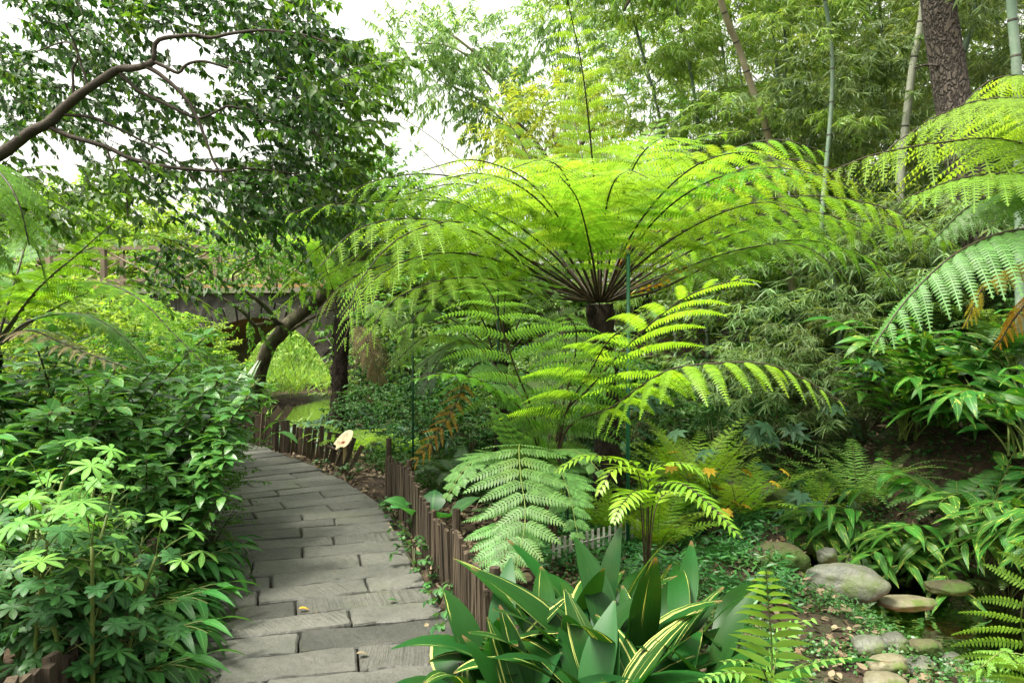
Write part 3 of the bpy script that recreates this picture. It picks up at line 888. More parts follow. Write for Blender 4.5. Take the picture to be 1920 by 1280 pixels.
# ---------------------------------------------------------------- trees
def bamboo(name, base, tip_pts, label, r=(.03, .008), culm='culm_grey', leafm='bamboo', nbr=26, lo=.35, brL=1.0, per=34, lL=.13, lW=.016, group=None, gap=.38, drp=.6, twigs=5, nocrown=False, spreadz=1.0):
    """one culm through the given world points, jointed, with drooping leafy branches"""
    base = np.asarray(base, float)
    root = empty(name, base, label, 'bamboo', group)
    P = bez(np.vstack([base, np.asarray(tip_pts)]) - base, 40)
    cb, rb, lb, tb = Buf(), Buf(), Buf(), Buf()
    tot = np.linalg.norm(np.diff(P, axis=0), axis=1).sum()
    R = np.linspace(r[0], r[1], 40)
    tube(cb, P, R, 12)
    g = np.linspace(0, 1, 40)
    at = lambda t: np.array([np.interp(t, g, P[:, k]) for k in range(3)])
    T = tangents(P)
    k = int(tot / gap)
    for i in range(1, k):
        t = i / k; c = at(t); d = unit(np.array([np.interp(t, g, T[:, j]) for j in range(3)])); rr = np.interp(t, g, R)
        tube(rb, [c - d * .012, c - d * .004, c + d * .004, c + d * .012], [rr * .99, rr * 1.07, rr * 1.07, rr * .99], 12, cap=False)
    cu = cb.build('culm', M[culm], root)
    rb.build('node_rings', M['culm_ring'], cu)
    if not nocrown:
        for i in range(nbr):
            t = rng.uniform(lo, 1); c = at(t); az = rng.uniform(0, 6.28)
            l = brL * rng.uniform(.5, 1.25) * (1.15 - .5 * t)
            Q = arc(c, az, l, rng.uniform(20, 65), rng.uniform(-60, -5) * drp, 9, curl=rng.normal(0, .4))
            tube(tb, Q, np.linspace(.005, .0015, 9), 3, cap=False)
            for j in range(twigs):
                kk = rng.uniform(.25, 1); q = np.array([np.interp(kk, np.linspace(0, 1, 9), Q[:, m]) for m in range(3)])
                a3 = az + rng.normal(0, .9)
                S = arc(q, a3, l * rng.uniform(.2, .45), rng.uniform(-10, 45), rng.uniform(-75, -20), 6)
                tube(tb, S, .0012, 3, cap=False)
                n = per
                k2 = rng.uniform(.1, 1, n); pos = np.stack([np.interp(k2, np.linspace(0, 1, 6), S[:, m]) for m in range(3)], 1)
                sd = unit(S[-1] - S[0])
                dd = unit(sd * .55 + rdir(n, -.8, .4) * .75 + np.array([0, 0, -.35]))
                leaves(lb, pos, dd, rdir(n, .1, 1), lL * rng.uniform(.6, 1.2, n), lW * rng.uniform(.7, 1.2, n), bend=rng.uniform(.1, .7, n), fold=.1, tmpl=T_BAM)
        f = lb.build('foliage', M[leafm], root)
        tb.build('twigs', M['stem'], f)
    return root


def leafy_tree(name, base, trunkP, limbs, blobs, label, leafm, cat='tree', trunkm='bark', r=(.2, .1), n=160, per=30, L=.1, Wd=.05, tw=.5, hang=.35, group=None, tmpl=T_FOLD, shell=.25, twigtube=False, spread=.6, wob=.05):
    base = np.asarray(base, float)
    root = empty(name, base, label, cat, group)
    tb = Buf(); tube(tb, bez(np.asarray(trunkP) - base, 30), np.linspace(r[0], r[1], 30), 14, wob=wob)
    tb.build('trunk', M[trunkm], root)
    for P, r0, r1 in limbs:
        b = Buf(); tube(b, bez(np.asarray(P) - base, 22), np.linspace(r0, r1, 22), 8, wob=wob)
        b.build('branch', M[trunkm], root)
    lb = Buf(); sb = Buf() if twigtube else None
    wts = np.array([rr[0] * rr[1] * rr[2] if np.ndim(rr) else rr ** 3 for _, rr in blobs]) ** .8
    for (c, rr), w in zip(blobs, wts / wts.sum()):
        k = max(3, int(n * w))
        pts, d = blob_points(k, np.asarray(c) - base, rr, shell)
        twig_cloud(lb, sb, pts, d + np.array([0, 0, .1]), tw, per, L, Wd, hang=hang, tmpl=tmpl, spread=spread)
    cr = lb.build('crown', M[leafm], root)
    if sb is not None: sb.build('twigs', M[trunkm], cr)
    return root


# ================================================================ THE SETTING
def axis(a, b, fa, fb, step, far):
    mid = np.arange(fa, fb, step)
    lo = fa - np.cumsum(step * 1.25 ** np.arange(1, 60)); lo = lo[lo > a][::-1]
    hi = fb + np.cumsum(step * 1.25 ** np.arange(0, 60)); hi = hi[hi < b]
    return np.concatenate([[a], lo, mid, hi, [b]])


gx, gy = axis(-400, 400, -7, 8.5, .11, 0), axis(-12, 500, .8, 19, .11, 0)
X, Y = np.meshgrid(gx, gy, indexing='ij')
Z = gz(X.ravel(), Y.ravel()).reshape(X.shape)
sp_ = side_of_path(X.ravel(), Y.ravel()).reshape(X.shape)
nz = np.array([noise.noise(Vector((x * 1.7, y * 1.7, 0))) * .05 + noise.noise(Vector((x * 5, y * 5, 3))) * .018 for x, y in zip(X.ravel(), Y.ravel())]).reshape(X.shape)
onp = (sp_ > -.02) & (sp_ < 1.45)
Z = Z + np.where(onp, -.012, nz) - np.where((sp_ > -.1) & (sp_ < 1.5), .03, 0)
b = Buf()
nx, ny = X.shape
idx = np.arange(nx * ny).reshape(nx, ny)
q = np.stack([idx[:-1, :-1], idx[1:, :-1], idx[1:, 1:], idx[:-1, 1:]], -1).reshape(-1, 4)
b.add(np.stack([X, Y, Z], -1).reshape(-1, 3), q, None, np.tile([0, 0, .5], (nx * ny, 1)))
tag(b.build('ground', M['ground']), kind='structure')

# ---- path of long stone slabs laid in rows across it
R = REDGE
s = np.concatenate([[0], np.cumsum(np.hypot(*np.diff(R, axis=0).T))])
fine = np.arange(0, s[-1], .02)
Rx, Ry = np.interp(fine, s, R[:, 0]), np.interp(fine, s, R[:, 1])
ker = np.ones(41) / 41
tx, ty = np.gradient(Rx), np.gradient(Ry)
tx, ty = np.convolve(np.pad(tx, 20, 'edge'), ker, 'valid'), np.convolve(np.pad(ty, 20, 'edge'), ker, 'valid')
tl = np.hypot(tx, ty); tx, ty = tx / tl, ty / tl


def path_pt(sv, w):
    """sv: length along the right edge, w: metres to the left of it"""
    x, y = np.interp(sv, fine, Rx), np.interp(sv, fine, Ry)
    a, c = np.interp(sv, fine, tx), np.interp(sv, fine, ty)
    return np.array([x - c * w, y + a * w]).T


b = Buf()
sv = 1.2
PWID = 1.44
row = 0
while sv < s[-1] - .4:
    dp = rng.choice([.255, .27, .285, .245]) * (1.0 if sv < 6 else 1.0)
    l = [0]
    first = rng.uniform(.3, .62) if row % 2 else rng.uniform(.68, .95)
    l += [first]
    while l[-1] < PWID - .35: l.append(l[-1] + rng.uniform(.5, .8))
    l[-1] = PWID + rng.uniform(-.04, .05)
    l[0] = rng.uniform(-.03, .03)
    for a0, a1 in zip(l[:-1], l[1:]):
        g_ = rng.uniform(.004, .009)
        n = 13
        wob = lambda k: rng.normal(0, .0035, k) + np.convolve(rng.normal(0, .009, k + 2), [.3, .4, .3], 'valid')
        w = np.linspace(a0 + g_, a1 - g_, n)
        lo = path_pt(np.full(n, sv) + g_ * 1.3 + wob(n), w)
        hi = path_pt(np.full(n, sv + dp) - g_ * 1.3 + wob(n), w)[::-1]
        m1 = path_pt(np.linspace(sv + .05, sv + dp - .05, 3), np.full(3, w[-1]) + rng.normal(0, .003, 3))
        m0 = path_pt(np.linspace(sv + dp - .05, sv + .05, 3), np.full(3, w[0]) + rng.normal(0, .003, 3))
        poly = np.vstack([lo, m1, hi, m0])
        # orientation: lo runs leftwards, then along the left edge onwards, back: clockwise -> flip
        poly = poly[::-1]
        c0 = poly.mean(0); tilt = rng.normal(0, .006, 2)
        zt = .012 + rng.normal(0, .0035) + (poly - c0) @ tilt
        prism(b, poly, -.08, zt, rnd=rng.random(), bevel=.010)
    sv += dp
    row += 1
tag(b.build('path', M['slab'], smooth=False), kind='structure')

# ---- stream water
b = Buf()
pp = bez(np.column_stack([STREAM, np.zeros(len(STREAM))]), 120)
T = tangents(pp); Nn = np.stack([-T[:, 1], T[:, 0]], 1)
w = 1.15
V = np.vstack([np.column_stack([pp[:, :2] + Nn * w, np.full(120, -.405)]), np.column_stack([pp[:, :2] - Nn * w, np.full(120, -.405)])])
b.add(V, [(i, i + 1, 121 + i, 120 + i) for i in range(119)])
tag(b.build('stream_water', M['water'], smooth=False), kind='structure')

# ================================================================ FENCES
f1 = empty('picket_fence', (float(Rx[0]), 3.0, 0), 'low dark brown picket fence of narrow stakes along the right edge of the stone path', 'fence')
org = np.array(f1.location)
s0, s1 = np.interp(3.3, Ry, fine), np.interp(6.72, Ry, fine)
ss = s0
while ss < s1:
    p = path_pt(ss, -.075) + rng.normal(0, .004, 2)
    h = .425 + rng.normal(0, .02) + .03 * math.sin(ss * 3)
    bb = Buf()
    a = math.atan2(np.interp(ss, fine, ty), np.interp(ss, fine, tx))
    box(bb, np.array([p[0], p[1], h / 2 - .04]) - org, (.042 + rng.normal(0, .004), .022, h + .08), rz=a + rng.normal(0, .08), rx=rng.normal(0, .02), ry=rng.normal(0, .03), jit=.002, rnd=rng.random(), taper=.9)
    bb.build('picket', M['picket'], f1, smooth=False)
    ss += .058 + rng.normal(0, .004)
for ss_, h in ((s1 + .02, .56), (s1 - .75, .5), (s0 + 1.1, .52), (s0 + .1, .5)):
    p = path_pt(ss_, -.11); bb = Buf()
    tube(bb, np.array([[p[0], p[1], -.1], [p[0] + .005, p[1], h]]) - org, [.028, .024], 8, rnd=.2)
    bb.build('post', M['picket'], f1, smooth=False)
bb = Buf()
for zz in (.12, .33):
    P = np.array([[*path_pt(q_, -.098), zz] for q_ in np.linspace(s0, s1, 20)]) - org
    tube(bb, P, .011, 5, rnd=.3)
bb.build('rail', M['picket'], f1)

f2 = empty('leaning_picket_fence', (-2.0, 8.3, 0), 'low brown fence with loose stakes leaning to the right, curving left behind the wooden sign', 'fence')
org = np.array(f2.location)
s0, s1 = np.interp(7.95, Ry, fine), s[-1] - .4
ss = s0
i = 0
while ss < s1:
    p = path_pt(ss, -.16)
    lean = .42 * math.exp(-(ss - s0) / .5) + (.05 + rng.normal(0, .06)) + (.35 if ss > s1 - 1.3 else 0)
    h = .35 + rng.normal(0, .03)
    bb = Buf()
    box(bb, np.array([p[0] + math.sin(lean) * h / 2, p[1], h / 2 * math.cos(lean) - .03]) - org, (.046, .022, h + .06), ry=lean, rz=rng.normal(0.3, .08), jit=.003, rnd=rng.random())
    bb.build('picket', M['picket'], f2, smooth=False)
    ss += .11 + rng.normal(0, .012)
bb = Buf()
P = np.array([[*path_pt(q_, -.19), .2] for q_ in np.linspace(s0 + .2, s1, 20)]) - org
tube(bb, P, .014, 5, rnd=.3); bb.build('rail', M['picket'], f2)

f3 = empty('broken_plank_fence', tuple(W(430, 790, 11.6)), 'row of slanting grey-brown planks below the leaning tree trunk', 'fence')
org = np.array(f3.location)
for i, (px, py) in enumerate([(352, 800), (372, 798), (392, 797), (415, 796), (437, 795), (460, 794), (483, 793), (505, 792), (527, 791)]):
    c = W(px, py - 8, 11.6 - .05 * i)
    bb = Buf(); box(bb, c - org - [.06, 0, .13], (.085, .025, .70), ry=.5 + rng.normal(0, .05), rx=-.35, jit=.004, rnd=rng.random()); bb.build('plank', M['picket'], f3, smooth=False)
bb = Buf(); tube(bb, np.array([W(340, 800, 11.7), W(540, 790, 11.25)]) - org, .02, 5); tube(bb, np.array([W(340, 830, 11.7), W(540, 822, 11.25)]) - org, .02, 5); bb.build('rail', M['picket'], f3)

f4 = empty('hidden_picket_fence', (-1.5, 3.2, 0), 'mossy old stake fence half hidden under the palmate shrubs left of the path', 'fence')
org = np.array(f4.location)
for i in range(42):
    ss = np.interp(2.55, Ry, fine) + i * .085
    p = path_pt(ss, PWID + .06 + rng.normal(0, .01))
    h = .46 + rng.normal(0, .04); bb = Buf()
    box(bb, np.array([p[0], p[1], h / 2 - .03]) - org, (.05, .03, h), rz=rng.normal(1.6, .15), ry=rng.normal(0, .05), jit=.003, rnd=rng.random())
    bb.build('picket', M['picket'], f4, smooth=False)

f5 = empty('small_white_fence', tuple(W(1110, 1035, 4.9)), 'tiny pale grey picket edging half hidden behind the striped broad-leaved plants', 'fence')
org = np.array(f5.location)
for i in range(17):
    c = W(1038 + i * 10.5, 1028 - 2.6 * i, 4.9 + .06 * i); bb = Buf()
    h = .13
    box(bb, c - org, (.020, .012, h), jit=.001, rnd=rng.random(), taper=.8); bb.build('picket', M['picket_pale'], f5, smooth=False)
bb = Buf(); tube(bb, np.array([W(1035, 1030, 4.92), W(1210, 987, 5.92)]) - org, .006, 4); bb.build('rail', M['picket_pale'], f5)

# ================================================================ BRIDGE
BA = math.radians(8)
U = np.array([math.cos(BA), -math.sin(BA), 0]); D = np.array([math.sin(BA), math.cos(BA), 0])
BO = W(482, 600, 16.0); BO[2] = 0
br = empty('stone_arch_bridge', BO, 'old dark stone bridge with one round arch and a wooden railing beyond the leaning tree', 'bridge')
ZD, APEX, HS, SPR, DEP = 2.16, 1.65, 1.82, -.55, 2.6
us = np.unique(np.concatenate([np.linspace(-9, -HS, 14), -HS * np.cos(np.linspace(0, math.pi, 33)), np.linspace(HS, 8, 12)]))
def archz(u): return SPR + (APEX - SPR) * math.sqrt(max(0, 1 - (u / HS) ** 2)) if abs(u) < HS else -1.4
bb = Buf()
for dd in (0, DEP):
    V = []
    for u in us:
        for f in np.linspace(0, 1, 5):
            z = archz(u) * (1 - f) + ZD * f
            V.append(u * U + D * (dd + rng.normal(0, .012)) + np.array([0, 0, z]))
    n = 5
    bb.add(V, [(i * n + j, (i + 1) * n + j, (i + 1) * n + j + 1, i * n + j + 1) for i in range(len(us) - 1) for j in range(n - 1)], None, np.tile([0, 0, .5], (len(V), 1)))
bb.build('wall', M['bridge'], br, smooth=False)
bb = Buf(); V = []
ua = -HS * np.cos(np.linspace(0, math.pi, 33))
for u in ua:
    for f in np.linspace(0, 1, 6): V.append(u * U + D * (f * DEP) + np.array([0, 0, archz(u * .9999)]))
for i in (0, 32):
    pass
bb.add(V, [(i * 6 + j, (i + 1) * 6 + j, (i + 1) * 6 + j + 1, i * 6 + j + 1) for i in range(32) for j in range(5)], None, np.tile([0, 0, .5], (len(V), 1)))
for sgn in (-1, 1):
    e = sgn * HS
    bb.add([e * U + [0, 0, SPR], e * U + D * DEP + [0, 0, SPR], e * U + D * DEP + [0, 0, -1.4], e * U + [0, 0, -1.4]], [(0, 1, 2, 3)], None, np.tile([0, 0, .5], (4, 1)))
bb.build('vault', M['bridge_soffit'], br)
ring = Buf()
tt = np.linspace(.10, math.pi - .10, 60)
V = []
for t in tt:
    for k in (1.0, 1.17):
        V.append(-HS * k * math.cos(t) * U - D * .012 + np.array([0, 0, SPR + (APEX - SPR) * math.sin(t) * (1 + (k - 1) * .95)]))
ring.add(V, [(2 * i, 2 * i + 2, 2 * i + 3, 2 * i + 1) for i in range(59)])
rg = ring.build('arch_ring', M['mortar'], br, smooth=False)
nv = 21
for i in range(nv):
    t0, t1 = .12 + (math.pi - .24) * i / nv + .012, .12 + (math.pi - .24) * (i + 1) / nv - .012
    V = []
    for dd in (-.07, .0):
        for t in (t0, t1):
            for k in (1.0, 1.165):
                V.append(-HS * k * math.cos(t) * U + D * dd + np.array([0, 0, SPR + (APEX - SPR) * math.sin(t) * (1 + (k - 1) * .95)]) + rng.normal(0, .008, 3))
    bb = Buf(); bb.add(V, [(0, 2, 3, 1), (4, 5, 7, 6), (0, 4, 6, 2), (1, 3, 7, 5), (0, 1, 5, 4), (2, 6, 7, 3)], None, np.tile([0, 0, rng.random()], (8, 1)))
    bb.build('arch_stone', M['bridge'], rg, smooth=False)
def bbox(buf, u0, u1, d0, d1, z0, z1, rnd=.5):
    V = [u * U + D * d + np.array([0, 0, z]) for z in (z0, z1) for d in (d0, d1) for u in (u0, u1)]
    buf.add(V, [(0, 2, 3, 1), (4, 5, 7, 6), (0, 1, 5, 4), (2, 6, 7, 3), (0, 4, 6, 2), (1, 3, 7, 5)], None, np.tile([0, 0, rnd], (8, 1)))
bb = Buf(); bbox(bb, -9, 8, -.09, DEP + .09, ZD, ZD + .11); bb.build('coping', M['coping'], br, smooth=False)
bb = Buf(); bbox(bb, -9, 8, .35, .42, ZD + .11, ZD + .19); bb.build('kerb_band', M['deckband'], br, smooth=False)
rl = Buf()
for dd in (.06, DEP - .06):
    for zz, hh in ((ZD + .26, .06), (ZD + .93, .08)): bbox(rl, -9, 8, dd - .03, dd + .03, zz, zz + hh)
rl = rl.build('railing', M['rail'], br, smooth=False)
for dd in (.06, DEP - .06):
    for k in range(13):
        u = -8.6 + k * 1.28
        bb = Buf(); bbox(bb, u - .05, u + .05, dd - .05, dd + .05, ZD + .11, ZD + 1.06, rng.random()); bb.build('railing_post', M['rail'], rl, smooth=False)
        bb = Buf()
        for a_, c_ in ((0, 1), (1, 0)):
            tube(bb, [(u + .05) * U + D * (dd + .01 * a_) + np.array([0, 0, ZD + .33 + .58 * a_]), (u + 1.23) * U + D * (dd + .01 * a_) + np.array([0, 0, ZD + .33 + .58 * c_])], .022, 4)
        bb.build('cross_brace', M['rail'], rl, smooth=False)

# ================================================================ SIGNS AND POLES
SD = 8.1
out_px = [(200, 900), (430, 600), (650, 370), (850, 225), (1000, 188), (1120, 190), (1200, 215), (1250, 290), (1225, 480), (1150, 640), (1080, 760), (1000, 900), (880, 1010), (760, 1100), (700, 1055), (580, 1062), (460, 1120), (335, 1222), (310, 1180), (345, 1050), (330, 975), (240, 930)]
sg = empty('wooden_sign', W(645, 885, SD), 'pale wooden board cut like a leaf, tilted on a thin post beside the stone path', 'sign')
org = np.array(sg.location)
z2 = lambda x, y: W(618 + x / 28.44, 800 + y / 28.44, SD + (1220 - y) / 1220 * .10) - org
P3 = np.array([z2(x, y) for x, y in out_px])
n = len(P3)
bb = Buf()
back = P3 + [0, .022, 0]
c0 = P3.mean(0)
bb.add(np.vstack([P3, back]), [(j, (j + 1) % n, n + (j + 1) % n, n + j) for j in range(n)], None, np.tile([0, 0, .5], (2 * n, 1)))
import mathutils.geometry as mg
tri = mg.tessellate_polygon([[Vector((p[0], p[2], 0)) for p in P3]])
bb.add(P3, None, tri, np.tile([0, 0, .55], (n, 1))); bb.add(back, None, [t[::-1] for t in tri], np.tile([0, 0, .4], (n, 1)))
bd = bb.build('board', M['sign_wood'], sg, smooth=False)
pb = Buf(); p0, p1 = W(645, 892, SD + .05) - org, W(647, 836, SD + .05) - org
box(pb, (p0 + p1) / 2 + [0, .012, 0], (.036, .02, np.linalg.norm(p1 - p0))); pb.build('post', M['sign_post'], sg, smooth=False)
def stroke(buf, pts, wd, f):
    P = np.array([f(*p) for p in pts]) + [0, -.003, 0]
    tube(buf, P, wd, 4)
ik = Buf()
stroke(ik, [(970, 290), (900, 340), (810, 430), (740, 520), (690, 620), (720, 670), (800, 640)], .0011, z2)
stroke(ik, [(970, 290), (990, 360), (950, 440), (920, 510)], .0011, z2)
stroke(ik, [(850, 450), (900, 430)], .001, z2); stroke(ik, [(810, 540), (860, 550)], .001, z2)
for a_ in (430, 520):      # two brown characters
    for o_ in ((0, 0, 30, -90), (40, -10, 0, 90), (-10, 30, 50, 50), (10, -50, 60, -30)):
        stroke(ik, [(a_ + o_[0], 780 + o_[1]), (a_ + o_[2], 780 + o_[3] * .8)], .001, z2)
for a_ in range(6): stroke(ik, [(360 + a_ * 60, 850 + a_ * 18), (395 + a_ * 60, 862 + a_ * 18)], .001, z2)
ik.build('lettering', M['ink'], bd)
ik = Buf()
for a_ in (640, 740):      # two red characters
    for o_ in ((50, -60, -30, 60), (90, -50, 10, 80), (10, -40, 110, -20), (-10, 10, 70, 30), (-30, 60, 40, 80)):
        stroke(ik, [(a_ + o_[0], 800 + o_[1]), (a_ + o_[2], 800 + o_[3])], .0016, z2)
ik.build('red_lettering', M['red_ink'], bd)

LD = 5.5
pl = empty('plant_label', W(1066, 850, LD), 'tilted pale grey-green name plate with dark printing, under the big tree fern', 'sign')
org = np.array(pl.location)
qd = np.array([W(1062.3, 780, LD + .03), W(1087, 789, LD + .03), W(1072, 818, LD), W(1044.5, 811, LD)]) - org
bb = Buf(); bb.add(np.vstack([qd, qd + [0, .006, 0]]), [(3, 2, 1, 0), (4, 5, 6, 7), (0, 1, 5, 4), (1, 2, 6, 5), (2, 3, 7, 6), (3, 0, 4, 7)], None, np.tile([0, 0, .5], (8, 1)))
pt_ = bb.build('plate', M['plate'], pl, smooth=False)
qb = qd + [0.004, .012, .014]; bb = Buf(); bb.add(np.vstack([qb, qb + [0, .006, 0]]), [(3, 2, 1, 0), (4, 5, 6, 7), (0, 1, 5, 4), (1, 2, 6, 5), (2, 3, 7, 6), (3, 0, 4, 7)])
bb.build('backing', M['plate_dark'], pl, smooth=False)
bb = Buf(); tube(bb, [(qd[2] + qd[3]) / 2 + [0, .02, .05], np.array([0, .03, -.5])], .008, 6); bb.build('stake', M['plate_dark'], pl)
def pf(u, v): return qd[0] * (1 - u) * (1 - v) + qd[1] * u * (1 - v) + qd[2] * u * v + qd[3] * (1 - u) * v
bb = Buf()
for k in range(4): stroke(bb, [(.50 + .05 * k, .33), (.55 + .06 * k, .18)], .0022, pf)
for v_, a_, c_, wd in ((.40, .3, .78, .0012), (.55, .28, .42, .003), (.55, .5, .78, .003), (.72, .12, .3, .002), (.72, .36, .8, .002), (.86, .06, .14, .0025), (.87, .2, .85, .0015)):
    k = max(2, int((c_ - a_) / .045))
    for j in range(k):
        x0 = a_ + (c_ - a_) * j / k
        stroke(bb, [(x0, v_ + .02), (x0 + .026, v_ - .03)], wd, pf)
        stroke(bb, [(x0, v_ - .02), (x0 + .026, v_ + .01)], wd * .8, pf)
bb.build('lettering', M['ink_green'], pt_)

for px, y0, y1, d, r, mt, lab in ((1178, 478, 875, 5.6, .0135, 'green_pole', 'glossy green metal stake standing in front of the thick tree fern trunk'),
                                  (774, 560, 835, 7.6, .010, 'green_pole_dark', 'thin dark green stake left of the hanging golden frond'),
                                  (934, 470, 800, 7.1, .009, 'green_pole_dark', 'thin dark green stake beside the slimmer tree fern trunk')):
    p1, p0 = W(px, y0, d), W(px, y1, d); p0[2] = gzf(p0[0], d) - .1
    o = empty('garden_stake', p0, lab, 'stake')
    bb = Buf(); tube(bb, np.array([[0, 0, 0], p1 - p0]), r, 10); bb.build('rod', M[mt], o)
    bb = Buf(); tube(bb, np.array([p1 - p0, p1 - p0 + [0, 0, .012]]), r * 1.25, 10); bb.build('cap', M[mt], o)

# ================================================================ ROCKS
def rk(px, py, d, sz, lab, mt='rock', rz=0, seed=1, name='rock', cat='rock', dz=0): 
    p = W(px, py, d); rock(name, (p[0], p[1], p[2] + dz), sz, lab, mt, cat, rz, seed)
rk(1583, 1093, 5.05, (.50, .26, .24), 'large smooth grey boulder lying slantwise beside the brown stream', seed=2, rz=-.45, name='boulder', cat='boulder')
rk(1478, 1005, 6.6, (.42, .3, .16), 'flat grey-green stone at the left of the cluster above the boulder', seed=3)
rk(1534, 998, 6.7, (.24, .22, .14), 'brownish round stone in the middle of the cluster above the boulder', 'rock_tan', seed=4)
rk(1590, 1010, 6.6, (.30, .26, .22), 'dark grey stone at the right of the cluster, under the ginger leaves', seed=5)
rk(1530, 1022, 6.2, (.30, .22, .15), 'mossy slab between the flat stone and the big boulder', 'rock_moss', seed=6)
rk(1552, 1042, 5.7, (.14, .12, .12), 'small egg-shaped stone touching the top of the big boulder', seed=7)
rk(1590, 1047, 5.9, (.16, .12, .07), 'little flat pale stone at the water behind the boulder', seed=8)
rk(1440, 940, 7.2, (.44, .34, .32), 'big dark brown mossy rock in the hollow below the bright ground fern', 'rock_moss', seed=9)
rk(1370, 925, 7.0, (.34, .3, .22), 'dark mossy rock left in the hollow below the bright ground fern', 'rock_moss', seed=10)
rk(1350, 962, 6.4, (.30, .24, .12), 'flat damp stone below the dark rocks of the hollow', seed=11)
rk(1455, 1050, 5.5, (.42, .3, .22), 'moss-covered rock left of the big boulder', 'rock_moss', seed=12)
rk(1630, 1222, 4.0, (.17, .14, .10), 'dark round pebble at the left of the pebble patch by the lower stream', 'rock', seed=13, dz=.03)
rk(1676, 1216, 4.05, (.16, .13, .10), 'pale round pebble, second from the left in the back row of the patch', 'rock', seed=14, dz=.03)
rk(1735, 1226, 4.0, (.17, .13, .10), 'green mossy pebble nearest to the brown water', 'rock_moss', seed=15, dz=.03)
rk(1665, 1258, 3.8, (.19, .13, .10), 'light tan pebble in the middle of the patch at the bottom', 'rock_tan', seed=16, dz=.03)
rk(1725, 1262, 3.85, (.17, .15, .09), 'grey-green pebble right of the light tan one', 'rock', seed=17, dz=.03)
rk(1655, 1292, 3.6, (.20, .14, .10), 'tan pebble cut by the bottom edge of the picture', 'rock_tan', seed=18, dz=.03)
rk(1785, 1248, 4.2, (.12, .1, .08), 'small wet pebble half in the brown water', 'rock', seed=19, dz=.03)
rk(1725, 1055, 6.3, (.26, .2, .14), 'wet grey stone in the shade under the ginger leaves', 'rock', seed=20)
rk(1700, 1118, 5.0, (.36, .2, .07), 'flat tan stone lying half under the water beside the boulder', 'rock_tan', seed=21, dz=-.04)
rk(1780, 1100, 5.3, (.3, .22, .08), 'flat brown stone in the shaded part of the stream', 'rock_moss', seed=22)


# ================================================================ TREE FERNS
def at(px, d, dz=0.0):
    """ground point below photo column px at distance d"""
    x = W(px, 640, d)[0]
    return np.array([x, d, gzf(x, d) + dz])


def tree_fern(name, crown, base, label, fronds, r=(.11, .09), cat='tree fern'):
    root = empty(name, base, label, cat)
    base = np.asarray(base, float); crown = np.asarray(crown, float)
    b = Buf()
    P = bez(np.array([base + [0, 0, -.1], base * .5 + crown * .5 + [.02, 0, 0], crown + [0, 0, -.02]]) - base, 26)
    tube(b, P, np.interp(np.linspace(0, 1, 26), [0, .15, .7, 1], [r[0] * 1.25, r[0], r[1], r[1] * 1.05]), 16, wob=.10)
    # frond-base stubs and root fibres that roughen the trunk
    for i in range(150):
        t = rng.random(); c = np.array([np.interp(t, np.linspace(0, 1, 26), P[:, k]) for k in range(3)])
        az = rng.uniform(0, 6.28); rr = r[1] * .9
        tube(b, [c + [rr * math.cos(az), rr * math.sin(az), 0], c + [(rr + .035) * math.cos(az), (rr + .035) * math.sin(az), .05]], [.012, .004], 4, cap=False, rnd=rng.random())
    b.build('trunk', M['fern_trunk'], root)
    for fr in fronds:
        P, mat = fr[0], fr[1]
        kw = dict(fr[2]) if len(fr) > 2 else {}
        stalk = kw.pop('stalk', 'stalk')
        az = P[0] - crown; az[2] = 0
        start = crown + .06 * unit(az)
        add_frond(root, base, np.vstack([[start], P]), mat, stalk, **kw)
    return root


big = dict(Lp=.62, pairs=14, npin=25, pinl=.068, pinw=.016, start=.24, droop=.34, lift=.2)
C = W(1125, 566, 6.5)
FM = []
def fm(L, mat='frond', **k): FM.append((PT(L), mat, dict(big, **k)))
fm([(1118, 400, 6.2), (1106, 250, 5.9), (1090, 120, 5.5), (1058, -25, 5.0)], Lp=.46, droop=.42, pairs=16, pinl=.05, pinw=.012)
fm([(1126, 400, 6.9), (1128, 330, 7.2), (1131, 235, 7.6)])
fm([(1060, 420, 6.9), (1003, 315, 7.2), (945, 215, 7.4), (890, 140, 7.5)], Lp=.42)
fm([(1040, 440, 6.2), (960, 375, 5.9), (860, 345, 5.7), (760, 365, 5.5)], hang=.35)
fm([(1030, 470, 6.3), (930, 400, 6.1), (800, 375, 5.9), (680, 380, 5.7), (600, 385, 5.5), (530, 405, 5.4)], hang=.3, Lp=.6)
fm([(1030, 548, 6.4), (900, 500, 6.2), (760, 488, 6.0), (640, 535, 5.8), (565, 640, 5.7)], hang=.25, Lp=.58)
fm([(1030, 530, 6.7), (900, 450, 6.8), (760, 420, 6.9), (620, 450, 7.0), (540, 520, 7.0)], hang=.25, Lp=.58)
fm([(1025, 556, 5.9), (930, 525, 5.5), (830, 525, 5.2), (730, 570, 5.0), (680, 660, 4.9)], hang=.2, Lp=.5)
fm([(1230, 545, 6.3), (1370, 480, 6.2), (1500, 450, 6.0), (1630, 485, 5.9), (1700, 560, 5.8)], hang=.2, Lp=.55)
fm([(1020, 500, 6.4), (910, 455, 6.4), (800, 440, 6.3), (700, 460, 6.2), (600, 515, 6.1)], hang=.4)
fm([(1010, 520, 6.1), (900, 480, 5.8), (790, 480, 5.5), (690, 535, 5.3), (640, 650, 5.2)], hang=.3)
fm([(1185, 460, 6.3), (1270, 360, 6.1), (1350, 292, 5.9), (1450, 262, 5.7), (1550, 285, 5.6)], hang=.4)
fm([(1210, 470, 6.5), (1330, 380, 6.4), (1450, 330, 6.3), (1570, 340, 6.2), (1695, 425, 6.1)], hang=.4)
fm([(1220, 500, 6.4), (1350, 430, 6.3), (1480, 395, 6.1), (1600, 420, 6.0), (1665, 480, 5.9)], hang=.4)
